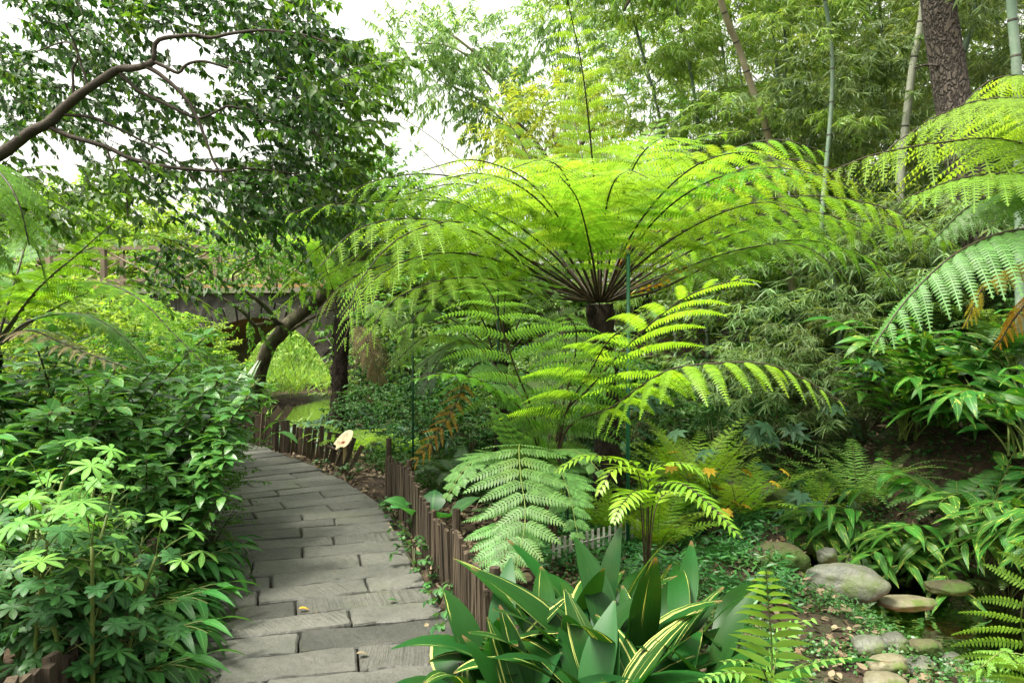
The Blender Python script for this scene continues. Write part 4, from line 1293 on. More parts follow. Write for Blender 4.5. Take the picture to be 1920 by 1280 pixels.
fm([(1180, 430, 6.9), (1230, 330, 7.2), (1300, 262, 7.4), (1390, 248, 7.5)])
fm([(1090, 430, 7.0), (1050, 330, 7.4), (1005, 260, 7.8)])
fm([(1160, 400, 6.0), (1190, 310, 5.6), (1235, 262, 5.1), (1290, 270, 4.7)])
fm([(1090, 420, 6.0), (1060, 330, 5.6), (1020, 300, 5.2), (950, 320, 4.8)])
fm([(1035, 520, 6.9), (930, 500, 7.3), (815, 525, 7.7)], mat='frond_mid')
fm([(1230, 520, 6.9), (1350, 480, 7.3), (1475, 490, 7.6)], mat='frond_mid')
fm([(1200, 390, 7.1), (1290, 320, 7.6), (1390, 300, 8.0)])
fm([(1070, 450, 6.7), (980, 360, 6.9), (880, 330, 7.0), (790, 350, 7.1)])
fm([(1080, 520, 7.2), (1000, 430, 7.8), (900, 390, 8.4)], mat='frond_mid')
fm([(1160, 520, 7.2), (1230, 430, 7.8), (1330, 380, 8.4)], mat='frond_mid')
fm([(1110, 480, 5.9), (1085, 380, 5.3), (1050, 330, 4.9)], Lp=.4)
fm([(1180, 510, 5.9), (1290, 430, 5.5), (1420, 380, 5.1), (1540, 400, 4.9)])
fm([(1215, 540, 6.3), (1290, 500, 6.2), (1330, 510, 6.1)], mat='frond_gold', Lp=.22, pairs=12, pinl=.03, pinw=.008)
fm([(1160, 500, 6.4), (1200, 440, 6.4), (1260, 430, 6.4)], mat='frond_gold', Lp=.18, pairs=10, pinl=.03, pinw=.008)
fm([(1020, 520, 6.0), (900, 440, 5.6), (780, 410, 5.2), (670, 430, 4.9), (600, 500, 4.7)], hang=.35)
fm([(1010, 500, 5.9), (880, 420, 5.4), (760, 440, 5.0), (680, 520, 4.8), (650, 600, 4.7)], hang=.3)
fm([(1000, 470, 6.2), (860, 380, 6.0), (730, 350, 5.9), (620, 390, 5.8)], hang=.45)
fm([(1230, 440, 6.2), (1360, 330, 6.0), (1500, 300, 5.8), (1640, 360, 5.7)], hang=.45)
fm([(1240, 520, 6.2), (1380, 470, 5.9), (1500, 460, 5.7), (1590, 520, 5.6)], hang=.3, mat='frond_mid')
fm([(1000, 530, 6.6), (880, 490, 6.8), (760, 500, 7.0), (660, 560, 7.2)])
fm([(1040, 480, 6.7), (930, 400, 6.9), (800, 370, 7.1), (680, 400, 7.3), (600, 470, 7.4)])
fm([(1060, 430, 5.9), (990, 340, 5.5), (890, 300, 5.1), (790, 320, 4.8)])
fm([(1040, 540, 6.0), (930, 530, 5.6), (820, 560, 5.3), (740, 640, 5.1)], Lp=.4)
fm([(1190, 430, 5.9), (1290, 320, 5.5), (1400, 285, 5.1), (1500, 320, 4.8)])
fm([(1100, 360, 6.8), (1085, 260, 7.1), (1060, 170, 7.4)], Lp=.42)
fm([(1150, 400, 6.9), (1190, 300, 7.2), (1240, 220, 7.6)], Lp=.42)
for i in range(12):
    az = (i + rng.uniform(-.3, .3)) / 12 * 2 * math.pi
    toward = max(0, -math.sin(az))
    sidew = abs(math.cos(az))
    L_ = rng.uniform(2.5, 3.0) * (1 - .2 * toward) + .25 * sidew
    P = arc(C + .1 * np.array([math.cos(az), math.sin(az), 0]), az, L_, rng.uniform(40, 58) - 12 * sidew + 18 * toward, rng.uniform(-50, -20), 9, curl=rng.normal(0, .15))
    FM.append((P[1:], 'frond' if rng.random() < .8 else 'frond_mid', dict(big, Lp=rng.uniform(.52, .66), hang=.3 * sidew + .1 * rng.random())))
tree_fern('tree_fern', C, at(1140, 6.6), 'big bright green tree fern whose fronds fan out wide in the middle of the garden', FM, (.115, .10))

# dark young fern in front of the trunk: three long fronds rising from the ground
yb = at(1040, 5.1)
yf = empty('young_tree_fern', yb, 'young tree fern with blue-green fronds rising from the ground before the thick trunk', 'tree fern')
med = dict(Lp=.42, pairs=12, npin=22, pinl=.062, pinw=.016, start=.34, droop=.42, lift=.15)
for L, mt, kw in (([(1008, 810, 5.05), (966, 690, 4.8), (940, 610, 4.6), (925, 560, 4.3), (905, 530, 4.0)], 'frond_pale', dict(Lp=.70, npin=30, pairs=9, pinl=.055)),
                  ([(1045, 810, 5.05), (1110, 722, 4.8), (1200, 625, 4.5), (1295, 552, 4.2), (1400, 520, 3.95)], 'frond_lime', dict(Lp=.86, npin=40, pairs=10, pinl=.058, ang=28, droop=.3)),
                  ([(1055, 820, 5.0), (1150, 762, 4.8), (1230, 705, 4.6), (1300, 684, 4.5), (1450, 685, 4.4), (1590, 760, 4.3)], 'frond_lime', dict(Lp=.42, start=.42, pairs=14, npin=26, pinl=.05, hang=.4)),
                  ([(1030, 800, 5.3), (1060, 700, 5.5), (1050, 590, 5.6), (1010, 540, 5.6)], 'frond_pale', {}),
                  ([(1060, 800, 5.2), (1130, 700, 5.2), (1180, 610, 5.2), (1260, 570, 5.1)], 'frond_pale', {}),
                  ([(1055, 800, 5.0), (1105, 700, 4.7), (1140, 640, 4.4), (1180, 610, 4.1)], 'frond_pale', dict(Lp=.5, hang=.2)),
                  ([(1050, 800, 5.0), (1075, 690, 4.8), (1080, 620, 4.5), (1060, 590, 4.2)], 'frond_pale', dict(Lp=.5, hang=.2)),
                  ([(1000, 800, 5.2), (940, 700, 5.4), (860, 620, 5.6), (800, 600, 5.7)], 'frond_pale', {}),
                  ([(1000, 810, 5.1), (930, 730, 5.0), (850, 700, 4.9), (770, 710, 4.8)], 'frond_mid', dict(Lp=.3))):
    add_frond(yf, yb, np.vstack([[yb], PT(L)]), mt, 'stalk', **dict(med, **kw))

C2 = W(938, 668, 7.3)
F2 = []
for L, mt in (([(900, 640, 7.1), (850, 642, 7.0), (780, 690, 6.9)], 'frond_mid'), ([(945, 590, 7.4), (955, 500, 7.5), (990, 420, 7.5)], 'frond'),
              ([(905, 600, 7.3), (845, 510, 7.2), (780, 440, 7.1)], 'frond'), ([(975, 600, 7.5), (1020, 510, 7.6), (1080, 450, 7.6)], 'frond_mid'),
              ([(880, 620, 7.4), (790, 575, 7.5), (710, 580, 7.6)], 'frond_mid'), ([(985, 630, 7.2), (1050, 590, 7.1), (1120, 610, 7.0)], 'frond_mid'),
              ([(870, 640, 6.9), (800, 630, 6.6), (730, 690, 6.4)], 'frond'), ([(930, 600, 7.7), (900, 500, 8.1), (860, 440, 8.3)], 'frond'),
              ([(890, 655, 7.2), (830, 670, 7.0), (790, 740, 6.9)], 'frond_dark')):
    F2.append((PT(L), mt, dict(Lp=.42, pairs=14, npin=20, pinl=.06, pinw=.016, start=.25, droop=.38, lift=.15)))
F2.append((PT([(885, 690, 6.9), (850, 765, 6.7), (800, 840, 6.6), (755, 890, 6.6)]), 'frond_gold', dict(Lp=.30, pairs=13, npin=18, pinl=.036, pinw=.008, start=.3, droop=.2)))
tree_fern('tree_fern', C2, at(936, 7.3), 'slimmer tree fern left of the big one, one golden dead frond hanging from it', F2, (.065, .055))

C3 = W(640, 590, 10.8)
F3 = []
for L, mt in (([(600, 540, 10.7), (560, 520, 10.6), (510, 560, 10.6)], 'frond_mid'), ([(680, 540, 10.9), (740, 520, 11), (790, 570, 11)], 'frond_mid'),
              ([(650, 520, 10.9), (670, 450, 11.1), (720, 420, 11.3)], 'frond'), ([(620, 530, 10.6), (590, 460, 10.4), (540, 440, 10.3)], 'frond'),
              ([(690, 570, 10.6), (740, 600, 10.5), (760, 660, 10.5)], 'frond_pale'), ([(670, 610, 10.6), (700, 670, 10.5), (710, 730, 10.5)], 'frond_dead')):
    F3.append((PT(L), mt, dict(Lp=.5, pairs=13, npin=16, pinl=.09, pinw=.025, start=.25, droop=.35)))
tree_fern('tree_fern', C3, at(626, 10.8, -.15), 'dark straight tree fern trunk standing right of the stone arch', F3, (.12, .10))

# tree fern just outside the right edge: fronds reach in
C4 = W(2090, 420, 4.6)
F4 = []
r4 = dict(Lp=.46, pairs=17, npin=26, pinl=.062, pinw=.0155, start=.2, droop=.3, lift=.05)
for L, mt, kw in (([(1990, 305, 4.5), (1880, 262, 4.35), (1760, 268, 4.2), (1640, 290, 4.1), (1560, 320, 4.05)], 'frond', dict(Lp=.6, droop=.4, hang=.35, ang=30)),
                  ([(1990, 280, 4.9), (1900, 215, 4.9), (1790, 215, 4.9), (1690, 260, 4.9), (1620, 330, 4.9)], 'frond', dict(Lp=.6, droop=.4, hang=.35, ang=30)),
                  ([(1990, 340, 4.2), (1900, 325, 4.0), (1800, 335, 3.9), (1700, 370, 3.8)], 'frond', dict(Lp=.42, droop=.4, hang=.3, ang=32)),
                  ([(1995, 230, 4.5), (1940, 150, 4.5), (1860, 150, 4.5), (1790, 210, 4.5)], 'frond', dict(Lp=.5, droop=.4, hang=.3, ang=30)),
                  ([(2010, 250, 4.4), (1930, 190, 4.2), (1830, 190, 4.0), (1730, 230, 3.9)], 'frond', dict(Lp=.45, droop=.4, hang=.3, ang=30)),
                  ([(2000, 430, 4.1), (1900, 432, 3.95), (1800, 470, 3.8), (1710, 550, 3.7), (1640, 645, 3.6)], 'frond_silver', dict(Lp=.42, droop=.5, hang=.5, pinl=.055, pairs=19, npin=28)),
                  ([(1990, 360, 4.5), (1900, 355, 4.4), (1820, 385, 4.3), (1750, 450, 4.2)], 'frond_pale', dict(Lp=.3, droop=.5, hang=.4)),
                  ([(2000, 480, 4.7), (1920, 490, 4.7), (1850, 530, 4.7), (1810, 610, 4.7)], 'frond_yellow', dict(Lp=.3, hang=.3, pinl=.042, pinw=.009)),
                  ([(2000, 500, 4.4), (1950, 540, 4.4), (1900, 600, 4.4), (1870, 650, 4.4)], 'frond_gold', dict(Lp=.26, pinl=.035, pinw=.008, hang=.3)),
                  ([(2060, 250, 4.3), (2040, 120, 4.0), (1990, 60, 3.8)], 'frond', {}),
                  ([(2180, 300, 4.6), (2300, 260, 4.6), (2420, 320, 4.6)], 'frond', {})):
    F4.append((PT(L), mt, dict(r4, **kw)))
tree_fern('tree_fern', C4, at(2100, 4.6), 'tree fern at the right edge, lime fronds above and a silvery one arching down', F4, (.11, .10))

C5 = W(-26, 655, 5.2)
F5 = []
l5 = dict(Lp=.36, pairs=15, npin=22, pinl=.056, pinw=.014, start=.25, droop=.4, lift=.15)
for L, mt, kw in (([(56, 559, 4.9), (94, 519, 4.8), (140, 481, 4.7), (215, 415, 4.6)], 'frond_mid', {}),
                  ([(62, 556, 5.0), (103, 537, 5.0), (187, 530, 5.0), (260, 560, 4.9), (330, 630, 4.8), (390, 690, 4.75)], 'frond', dict(Lp=.34)),
                  ([(60, 560, 5.5), (160, 470, 5.9), (280, 440, 6.2), (380, 480, 6.4)], 'frond', {}),
                  ([(50, 620, 4.9), (110, 640, 4.8), (170, 665, 4.7), (240, 690, 4.7)], 'frond_dead', dict(Lp=.26, pairs=15, pinl=.034, pinw=.007, npin=17)),
                  ([(60, 600, 5.2), (160, 590, 5.3), (240, 640, 5.3), (290, 700, 5.3)], 'frond_pale', {}),
                  ([(30, 520, 5.4), (60, 440, 5.7), (120, 400, 6.0)], 'frond_mid', {}),
                  ([(-20, 540, 5.0), (-80, 500, 5.0), (-150, 540, 5.0)], 'frond_mid', {}),
                  ([(80, 590, 5.6), (200, 540, 6.2), (330, 545, 6.6), (430, 600, 6.8)], 'frond', {})):
    F5.append((PT(L), mt, dict(l5, **kw)))
tree_fern('tree_fern', C5, at(-30, 5.2), 'tree fern rising behind the left shrubs, two dark arched stalks and one withered frond', F5, (.09, .08))
C6 = W(-190, 380, 3.9)
F6 = []
for L, mt in (([(-100, 300, 3.8), (-20, 310, 3.7), (30, 370, 3.6), (55, 460, 3.6)], 'frond_mid'), ([(-120, 420, 3.7), (-60, 440, 3.6), (-10, 520, 3.6)], 'frond_mid'), ([(-100, 350, 4.0), (-10, 380, 4.1), (60, 450, 4.2), (90, 540, 4.2)], 'frond_mid')):
    F6.append((PT(L), mt, dict(l5, Lp=.28)))
tree_fern('tree_fern', C6, at(-200, 3.9), 'mid green fern fronds hanging in at the upper left edge above the spotted shrubs', F6, (.09, .08))

# ================================================================ GROUND FERNS
sb_ = at(1000, 5.0)
sf = empty('silver_fern', sb_, 'pale silvery green fern spilling towards the path fence, left of the lime fern', 'fern')
for L, kw in (([(1010, 900, 4.9), (976, 832, 4.65), (976, 890, 4.3), (985, 970, 4.05), (965, 1085, 3.8)], dict(Lp=.37)),
              ([(995, 960, 4.8), (955, 950, 4.5), (950, 1010, 4.2), (935, 1110, 4.0)], dict(Lp=.30)),
              ([(1000, 900, 4.9), (975, 840, 4.8), (945, 795, 4.7), (928, 765, 4.65)], dict(Lp=.2)),
              ([(1015, 900, 4.9), (1040, 870, 4.6), (1065, 920, 4.3), (1085, 1010, 4.1)], dict(Lp=.26)),
              ([(990, 900, 4.9), (940, 850, 4.7), (880, 870, 4.5), (835, 935, 4.4)], dict(Lp=.22)),
              ([(1010, 890, 4.9), (1040, 845, 4.7), (1090, 850, 4.5), (1130, 890, 4.4)], dict(Lp=.2))):
    add_frond(sf, sb_, np.vstack([[sb_], PT(L)]), 'frond_silver', 'stalk_green', **dict(dict(pairs=11, npin=19, pinl=.066, pinw=.018, start=.47, droop=.12, lift=.02, pinang=30, tmpl=T_OV2, r0=.006, r1=.002), **kw))
lb_ = at(1215, 4.1)
lf_ = empty('lime_fern', lb_, 'yellow-green fern with long narrow leaflets reaching right above the striped plants', 'fern')
for L, kw in (([(1200, 900, 4.0), (1150, 862, 3.9), (1095, 855, 3.8), (1040, 885, 3.75)], {}), ([(1215, 920, 4.0), (1190, 880, 3.9), (1150, 880, 3.8), (1120, 930, 3.7)], {}),
              ([(1225, 940, 3.9), (1270, 905, 3.7), (1330, 945, 3.5), (1390, 1010, 3.35)], dict(Lp=.13)), ([(1215, 920, 4.0), (1235, 875, 4.0), (1290, 870, 3.9), (1330, 900, 3.9)], {}),
              ([(1230, 950, 4.1), (1290, 930, 4.2), (1340, 970, 4.2)], {}), ([(1200, 940, 3.9), (1170, 940, 3.7), (1150, 980, 3.6)], {})):
    add_frond(lf_, lb_, np.vstack([[lb_], PT(L)]), 'frond_lime', 'stalk', **dict(dict(order=1, Lp=.15, pairs=17, pinw=.024, start=.6, env=env_sw, tmpl=T_LANCE, pinbend=.6, r0=.005, r1=.002, ang=35), **kw))
fb_ = at(1440, 2.45)
ff_ = empty('sword_fern', fb_, 'light green sword fern standing upright at the lower middle, long single leaflets', 'fern')
for L, kw in (([(1447, 1250, 2.4), (1442, 1150, 2.35), (1436, 1068, 2.25)], dict(Lp=.19, pinw=.030)), ([(1470, 1290, 2.4), (1520, 1245, 2.35), (1600, 1232, 2.3)], dict(Lp=.10, pinw=.018)),
              ([(1420, 1300, 2.4), (1380, 1260, 2.4), (1310, 1275, 2.35)], dict(Lp=.10)), ([(1450, 1270, 2.5), (1475, 1180, 2.5), (1530, 1160, 2.5)], dict(Lp=.12)),
              ([(1440, 1290, 2.3), (1400, 1240, 2.2), (1350, 1240, 2.15)], dict(Lp=.1))):
    add_frond(ff_, fb_, np.vstack([[fb_], PT(L)]), 'frond_fresh', 'stalk_green', **dict(dict(order=1, pairs=19, pinw=.02, start=.25, env=env_sw, tmpl=T_LANCE, pinbend=.75, r0=.004, r1=.0015, ang=18, lift=.1), **kw))
rb_ = at(1985, 2.35)
rf_ = empty('edge_fern', rb_, 'fresh green fern with deeply cut drooping side fronds at the lower right edge', 'fern')
for L, kw in (([(1925, 1250, 2.3), (1915, 1150, 2.2), (1940, 1060, 2.15), (1985, 960, 2.05)], dict(Lp=.26)), ([(1950, 1290, 2.2), (1905, 1240, 2.1), (1880, 1220, 2.0), (1840, 1250, 1.95)], dict(Lp=.2)),
              ([(1990, 1280, 2.2), (1930, 1230, 2.3), (1870, 1230, 2.35), (1800, 1280, 2.4)], dict(Lp=.17)), ([(2000, 1200, 2.3), (2040, 1050, 2.3), (2090, 1000, 2.3)], dict(Lp=.22))):
    add_frond(rf_, rb_, np.vstack([[rb_], PT(L)]), 'frond_fresh', 'stalk_green', **dict(dict(order=2, pairs=16, npin=24, pinl=.027, pinw=.0095, start=.2, droop=.28, lift=0, pinang=12, tmpl=T_OV2, r0=.004, r1=.0015, ang=14), **kw))

G2 = dict(order=2, pairs=16, npin=14, pinl=.022, pinw=.009, start=.18, droop=.15, tmpl=T_FOLD, r0=.004, r1=.0015, env=env_sw)
G1 = dict(order=1, pairs=26, pinw=.012, start=.12, env=env_sw, tmpl=T_LANCE, pinbend=.3, r0=.003, r1=.001, ang=14)
fern_clump('ground_fern', at(1305, 6.6, .05), 'vivid green feathery fern fanning upward above the dark hollow in the bank', 'fern', 'frond_lime', 16, 1.0, .15, (55, 85), (-5, 45), **G2)
fern_clump('ground_fern', at(1240, 6.2), 'darker feathery fern clump just right of the glossy green stake', 'fern', 'frond_mid', 12, .8, .12, (55, 85), (-15, 35), **G2)
fern_clump('ground_fern', at(1645, 7.2, .35), 'light green shuttlecock fern in front of the bank, left of the ginger plants', 'fern', 'frond_pale', 12, 1.0, .11, (50, 80), (-25, 10), **G1)
pw = [(1760, 8.0, .5, 1.1, 'pale shuttlecock fern highest on the slope near the pale culm'), (1860, 7.4, .4, 1.1, 'pale shuttlecock fern on the slope between ginger and thickest culm'), (1610, 6.7, .5, 1.0, 'pale shuttlecock fern just left of the striped ginger, lower than its neighbour'), (1545, 7.6, .3, .9, 'pale shuttlecock fern higher on the bank above the mossy hollow')]
pf0 = fern_clump('ground_fern', at(1700, 7.6, .5), 'pale shuttlecock fern on the slope under the silvery arching frond', 'fern', 'frond_fresh', 12, 1.0, .12, (50, 80), (-30, 10), **G1)
for px, d, dz, s_, t in pw: dup(pf0, at(px, d, dz), rng.uniform(0, 6), s_, t)
proto_f = fern_clump('ground_fern', at(660, 8.9), 'arching mid green fern directly behind the wooden sign', 'fern', 'frond', 12, .75, .16, (60, 80), (-50, -20), **G2)
dup(proto_f, at(748, 9.0), 1.3, .85, 'arching mid green fern to the right of the one behind the wooden sign')
dup(proto_f, at(1555, 5.3), 2.2, .45, 'small low fern beside the big grey boulder')
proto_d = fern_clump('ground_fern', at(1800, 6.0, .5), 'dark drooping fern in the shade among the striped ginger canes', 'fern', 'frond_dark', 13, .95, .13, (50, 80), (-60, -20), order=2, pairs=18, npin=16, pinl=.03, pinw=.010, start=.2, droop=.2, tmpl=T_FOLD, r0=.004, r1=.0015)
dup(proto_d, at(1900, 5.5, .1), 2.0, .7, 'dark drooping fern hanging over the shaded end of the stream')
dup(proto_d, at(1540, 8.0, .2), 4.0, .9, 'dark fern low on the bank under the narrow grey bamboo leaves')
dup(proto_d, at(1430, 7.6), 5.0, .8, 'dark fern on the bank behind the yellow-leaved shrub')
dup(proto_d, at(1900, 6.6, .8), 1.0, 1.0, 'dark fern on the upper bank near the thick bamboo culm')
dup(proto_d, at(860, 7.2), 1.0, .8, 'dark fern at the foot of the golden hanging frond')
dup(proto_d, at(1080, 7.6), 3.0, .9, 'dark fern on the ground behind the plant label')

# ================================================================ STRIPED BROAD-LEAVED PLANTS (bottom centre)
lab = 'broad-leaved plant with cream stripes '
for px, d, n, L, Wd, txt, kw in (
        (870, 2.95, 9, .50, .085, 'leaning out over the lower end of the path', dict(azr=(1.8, 4.6), bend=(1.2, 2.4), e0=(40, 75))),
        (930, 3.15, 9, .58, .095, 'next to the fence end, one leaf folded down', dict(bend=(.6, 2.2))),
        (990, 2.75, 10, .52, .10, 'at the bottom edge, its middle leaf widely striped', dict(bend=(.3, 1.7))),
        (1050, 3.1, 11, .66, .105, 'directly under the silvery fern', dict(bend=(.6, 2.0), e0=(58, 88))),
        (1130, 2.75, 11, .62, .105, 'with one upright silvery leaf', dict(bend=(.4, 1.7), e0=(58, 88))),
        (1200, 3.1, 11, .72, .10, 'tallest of its bed, under the lime fern', dict(bend=(.4, 1.7), e0=(62, 88))),
        (1250, 2.6, 11, .58, .10, 'left of the sword fern, dark leaves crossing', dict(bend=(.6, 2.0), e0=(55, 85))),
        (1330, 2.9, 10, .62, .09, 'at the right end of its bed beside the sword fern', dict(bend=(.6, 2.0), e0=(50, 85))),
        (1290, 3.5, 9, .58, .085, 'at the back, nearest the small white fence', dict(bend=(.5, 1.8), e0=(55, 85))),
        (1120, 3.5, 9, .60, .09, 'in the second row behind the silvery leaf', dict(bend=(.5, 1.8), e0=(60, 88)))):
    strap_plant('striped_plant', at(px, d, -.02), lab + txt, 'cast', n + 5, L * 1.0, Wd * 1.32, group='cream-striped plants at the end of the picket fence', wave=.015, petiole=.06, **kw)

# ================================================================ LEFT SHRUBBERY
sc1 = scheff_plant('palmate_shrub', at(40, 2.8), 'tall palmate-leaved shrub in the lower left corner, lime young leaves', .86, 7, lime=.25)
spots = [(160, 2.9, .8, 'palmate-leaved shrub right of the corner one, at the bottom edge'), (-60, 3.2, 1.05, 'palmate-leaved shrub cut off by the left edge'),
         (100, 3.4, .95, 'palmate-leaved shrub in the second row, above the corner one'), (215, 3.5, .72, 'short palmate-leaved shrub over the hidden stake fence'),
         (10, 3.9, 1.0, 'pale palmate-leaved shrub at the left edge below the spotted shrubs'), (190, 4.1, .8, 'palmate-leaved shrub against the spotted shrubs'),
         (250, 4.0, .5, 'lowest palmate-leaved shrub, among the strap leaves')]
sc2 = scheff_plant('palmate_shrub', at(spots[0][0], spots[0][1]), spots[0][3], .8, 8, lime=.2)
for i, (px, d, s_, t) in enumerate(spots[1:]):
    dup(sc1 if i % 2 else sc2, at(px, d), rng.uniform(0, 6), s_, t)

au = broad_shrub('spotted_shrub', at(60, 4.6), 'glossy yellow-spotted shrub at the left edge under the withered frond', 'aucuba', 1.3, 12, .155, .068, whorls=10, per=6, tmpl=T_OV, lo=.25)
au2 = broad_shrub('spotted_shrub', at(190, 4.7), 'glossy spotted shrub, the middle one of the left bank', 'aucuba', 1.3, 13, .16, .072, whorls=10, per=6, tmpl=T_OV, lo=.25)
for i, (px, d, s_, t) in enumerate([(310, 4.9, .95, 'glossy spotted shrub next to the bright fine-leaved one'), (130, 5.4, 1.15, 'spotted shrub behind the others, reaching the dark arched stalks'), (270, 4.3, .72, 'low spotted shrub above the strap leaves'),
                                   (-40, 5.0, 1.1, 'spotted shrub half cut off at the left edge'), (330, 5.7, .95, 'spotted shrub at the back, beside the big palm-like leaves'), (20, 4.1, .9, 'spotted shrub in front, its big leaves above the palmate ones')]):
    dup(au if i % 2 else au2, at(px, d), rng.uniform(0, 6), s_, t)
fs = fine_shrub('fine_leaved_shrub', at(352, 5.9), 'bright green fine-leaved shrub bulging over the left edge of the path', H=1.05, R=.42, n=190, per=30, L=.038, Wd=.017)
for px, d, s_, t in [(330, 6.5, 1.25, 'tallest bright fine-leaved shrub, on the left bank'), (370, 7.0, .85, 'bright fine-leaved shrub in the middle of the path curve'), (395, 5.4, .5, 'lowest bright fine-leaved shrub, touching the slabs'),
                     (290, 7.4, 1.4, 'bright fine-leaved shrub at the back, under the green fern frond'), (350, 8.2, .8, 'farthest bright fine-leaved shrub at the end of the path')]:
    dup(fs, at(px, d), rng.uniform(0, 6), s_, t)
st_ = ginger_plant('strap_leaved_plant', at(265, 4.0), 'dark glossy strap-leaved plant spilling onto the path below the fine shrub', 'ginger', 13, .42, .21, .056, azc=-.6, azs=1.0, e0=(45, 80), e1=(-40, 0), nl=7)
for i, (px, d, s_, t) in enumerate([(220, 3.5, 1.0, 'dark strap-leaved plant covering the hidden stakes'), (308, 4.5, 1.0, 'strap-leaved plant touching the slabs halfway along the left edge'), (165, 3.05, 1.0, 'strap-leaved plant nearest the camera on the left of the path'),
                                   (352, 5.0, .8, 'small strap-leaved plant under the bright fine shrub'), (215, 3.8, 1.1, 'strap-leaved plant between the palmate shrubs')]):
    dup(st_, at(px, d), rng.uniform(-.5, .5), s_, t)
ginger_plant('ginger_plant', at(345, 8.4, .3), 'broad glossy green ginger leaves left of the stone arch', 'ginger', 9, 1.0, .42, .10, azc=-.4, azs=1.2, e0=(60, 85), e1=(-10, 40), nl=7)
strap_plant('grey_strap_plant', at(432, 9.0, .55), 'pale grey-green plant with stiff upright leaves beside the arch', 'agave', 8, .62, .085, e0=(45, 85), bend=(.0, .4))
strap_plant('split_leaf_plant', at(462, 8.9, .1), 'dark plant with drooping slit leaves at the far end of the path', 'ginger', 9, .5, .12, e0=(20, 60), bend=(.8, 1.8), petiole=.3)

# ================================================================ MIDDLE GROUND
mg_ = [(590, 11.2, 1.0, 'ginger clump with hanging leaves left of the dark fern trunk'), (730, 11.0, 1.1, 'ginger clump with grey-green leaves right of the dark fern trunk'), (770, 9.8, .9, 'ginger clump behind the thin green stake'), (680, 12.0, 1.1, 'ginger clump against the bridge wall')]
gp = ginger_plant('ginger_plant', at(mg_[0][0], mg_[0][1]), mg_[0][3], 'fatsia', 14, 1.15, .36, .06, azs=1.2, e0=(60, 85), e1=(-55, -20), nl=10)
for px, d, s_, t in mg_[1:]: dup(gp, at(px, d), rng.uniform(0, 6), s_, t)
strap_plant('taro_plant', at(805, 5.75), 'low plant with heart-shaped leaves behind the picket fence', 'taro', 6, .24, .22, e0=(35, 75), bend=(.5, 1.2), petiole=.22, tmpl=T_OV, wave=.0)
ft = lambda px, d, t, mt='fatsia', s_=1.0, n=8, dz=0: None


def palm_leaf_shrub(name, loc, label, leafm, H=.8, nl=14, L=.16, Wd=.05, lobes=7):
    root = empty(name, loc, label, 'shrub')
    st, lf = Buf(), Buf()
    for i in range(nl):
        az = rng.uniform(0, 6.28)
        P = arc((0, 0, 0), az, H * rng.uniform(.5, 1.05), rng.uniform(55, 85), rng.uniform(5, 45), 8)
        tube(st, P, np.linspace(.006, .003, 8), 4, cap=False)
        tip = P[-1]; ax = unit(np.array([math.cos(az) * .5, math.sin(az) * .5, .9]) + rng.normal(0, .15, 3)); f = unit(np.array([math.cos(az), math.sin(az), -.3]))
        f = unit(f - (f @ ax) * ax); g = np.cross(ax, f)
        th = np.linspace(-2.3, 2.3, lobes)
        d = np.cos(th)[:, None] * f + np.sin(th)[:, None] * g
        leaves(lf, np.repeat(tip[None], lobes, 0), d, np.repeat(ax[None], lobes, 0), L * (1 - .12 * np.abs(th)) * rng.uniform(.9, 1.1), Wd, bend=rng.uniform(.2, .7), fold=.1, rnd=rng.random(), tmpl=T_OV2)
    st.build('stem', M['stem'], root); lf.build('foliage', M[leafm], root)
    return root


pf1 = palm_leaf_shrub('hand_leaved_shrub', at(1345, 7.2, .1), 'shrub with pale blue-green hand-shaped leaves below the bright frond', 'fatsia', 1.15, 16)
for px, d, s_, t in [(1520, 6.9, .8, 'hand-leaved shrub standing low before the light shuttlecock fern'), (1500, 8.6, 1.1, 'hand-leaved shrub on the bank right of the pale blue-green one'), (1620, 8.2, 1.0, 'hand-leaved shrub under the silvery arching frond'), (1120, 8.4, 1.0, 'hand-leaved shrub behind the thick tree fern trunk')]:
    dup(pf1, at(px, d), rng.uniform(0, 6), s_, t)
palm_leaf_shrub('yellow_leaved_shrub', at(1335, 6.1, -.02), 'small shrub whose hand-shaped leaves have turned yellow, right of the green stake', 'fatsia_yellow', .80, 11, .075, .028)

bf = fern_clump('ground_fern', at(1385, 6.2, .02), 'bright feathery fern leaning over the mossy hollow, beside the yellow leaves', 'fern', 'frond_lime', 13, .8, .15, (50, 85), (-20, 30), **G2)
for px, d, s_, t in [(1235, 5.7, .9, 'bright feathery fern between the green stake and the yellow leaves'), (1150, 6.0, .8, 'bright feathery fern at the foot of the thick tree fern trunk'), (1480, 7.4, 1.1, 'bright feathery fern on the bank above the dark rocks'), (1290, 7.6, 1.3, 'tall feathery fern behind the others under the lime young frond')]:
    dup(bf, at(px, d), rng.uniform(0, 6), s_, t)
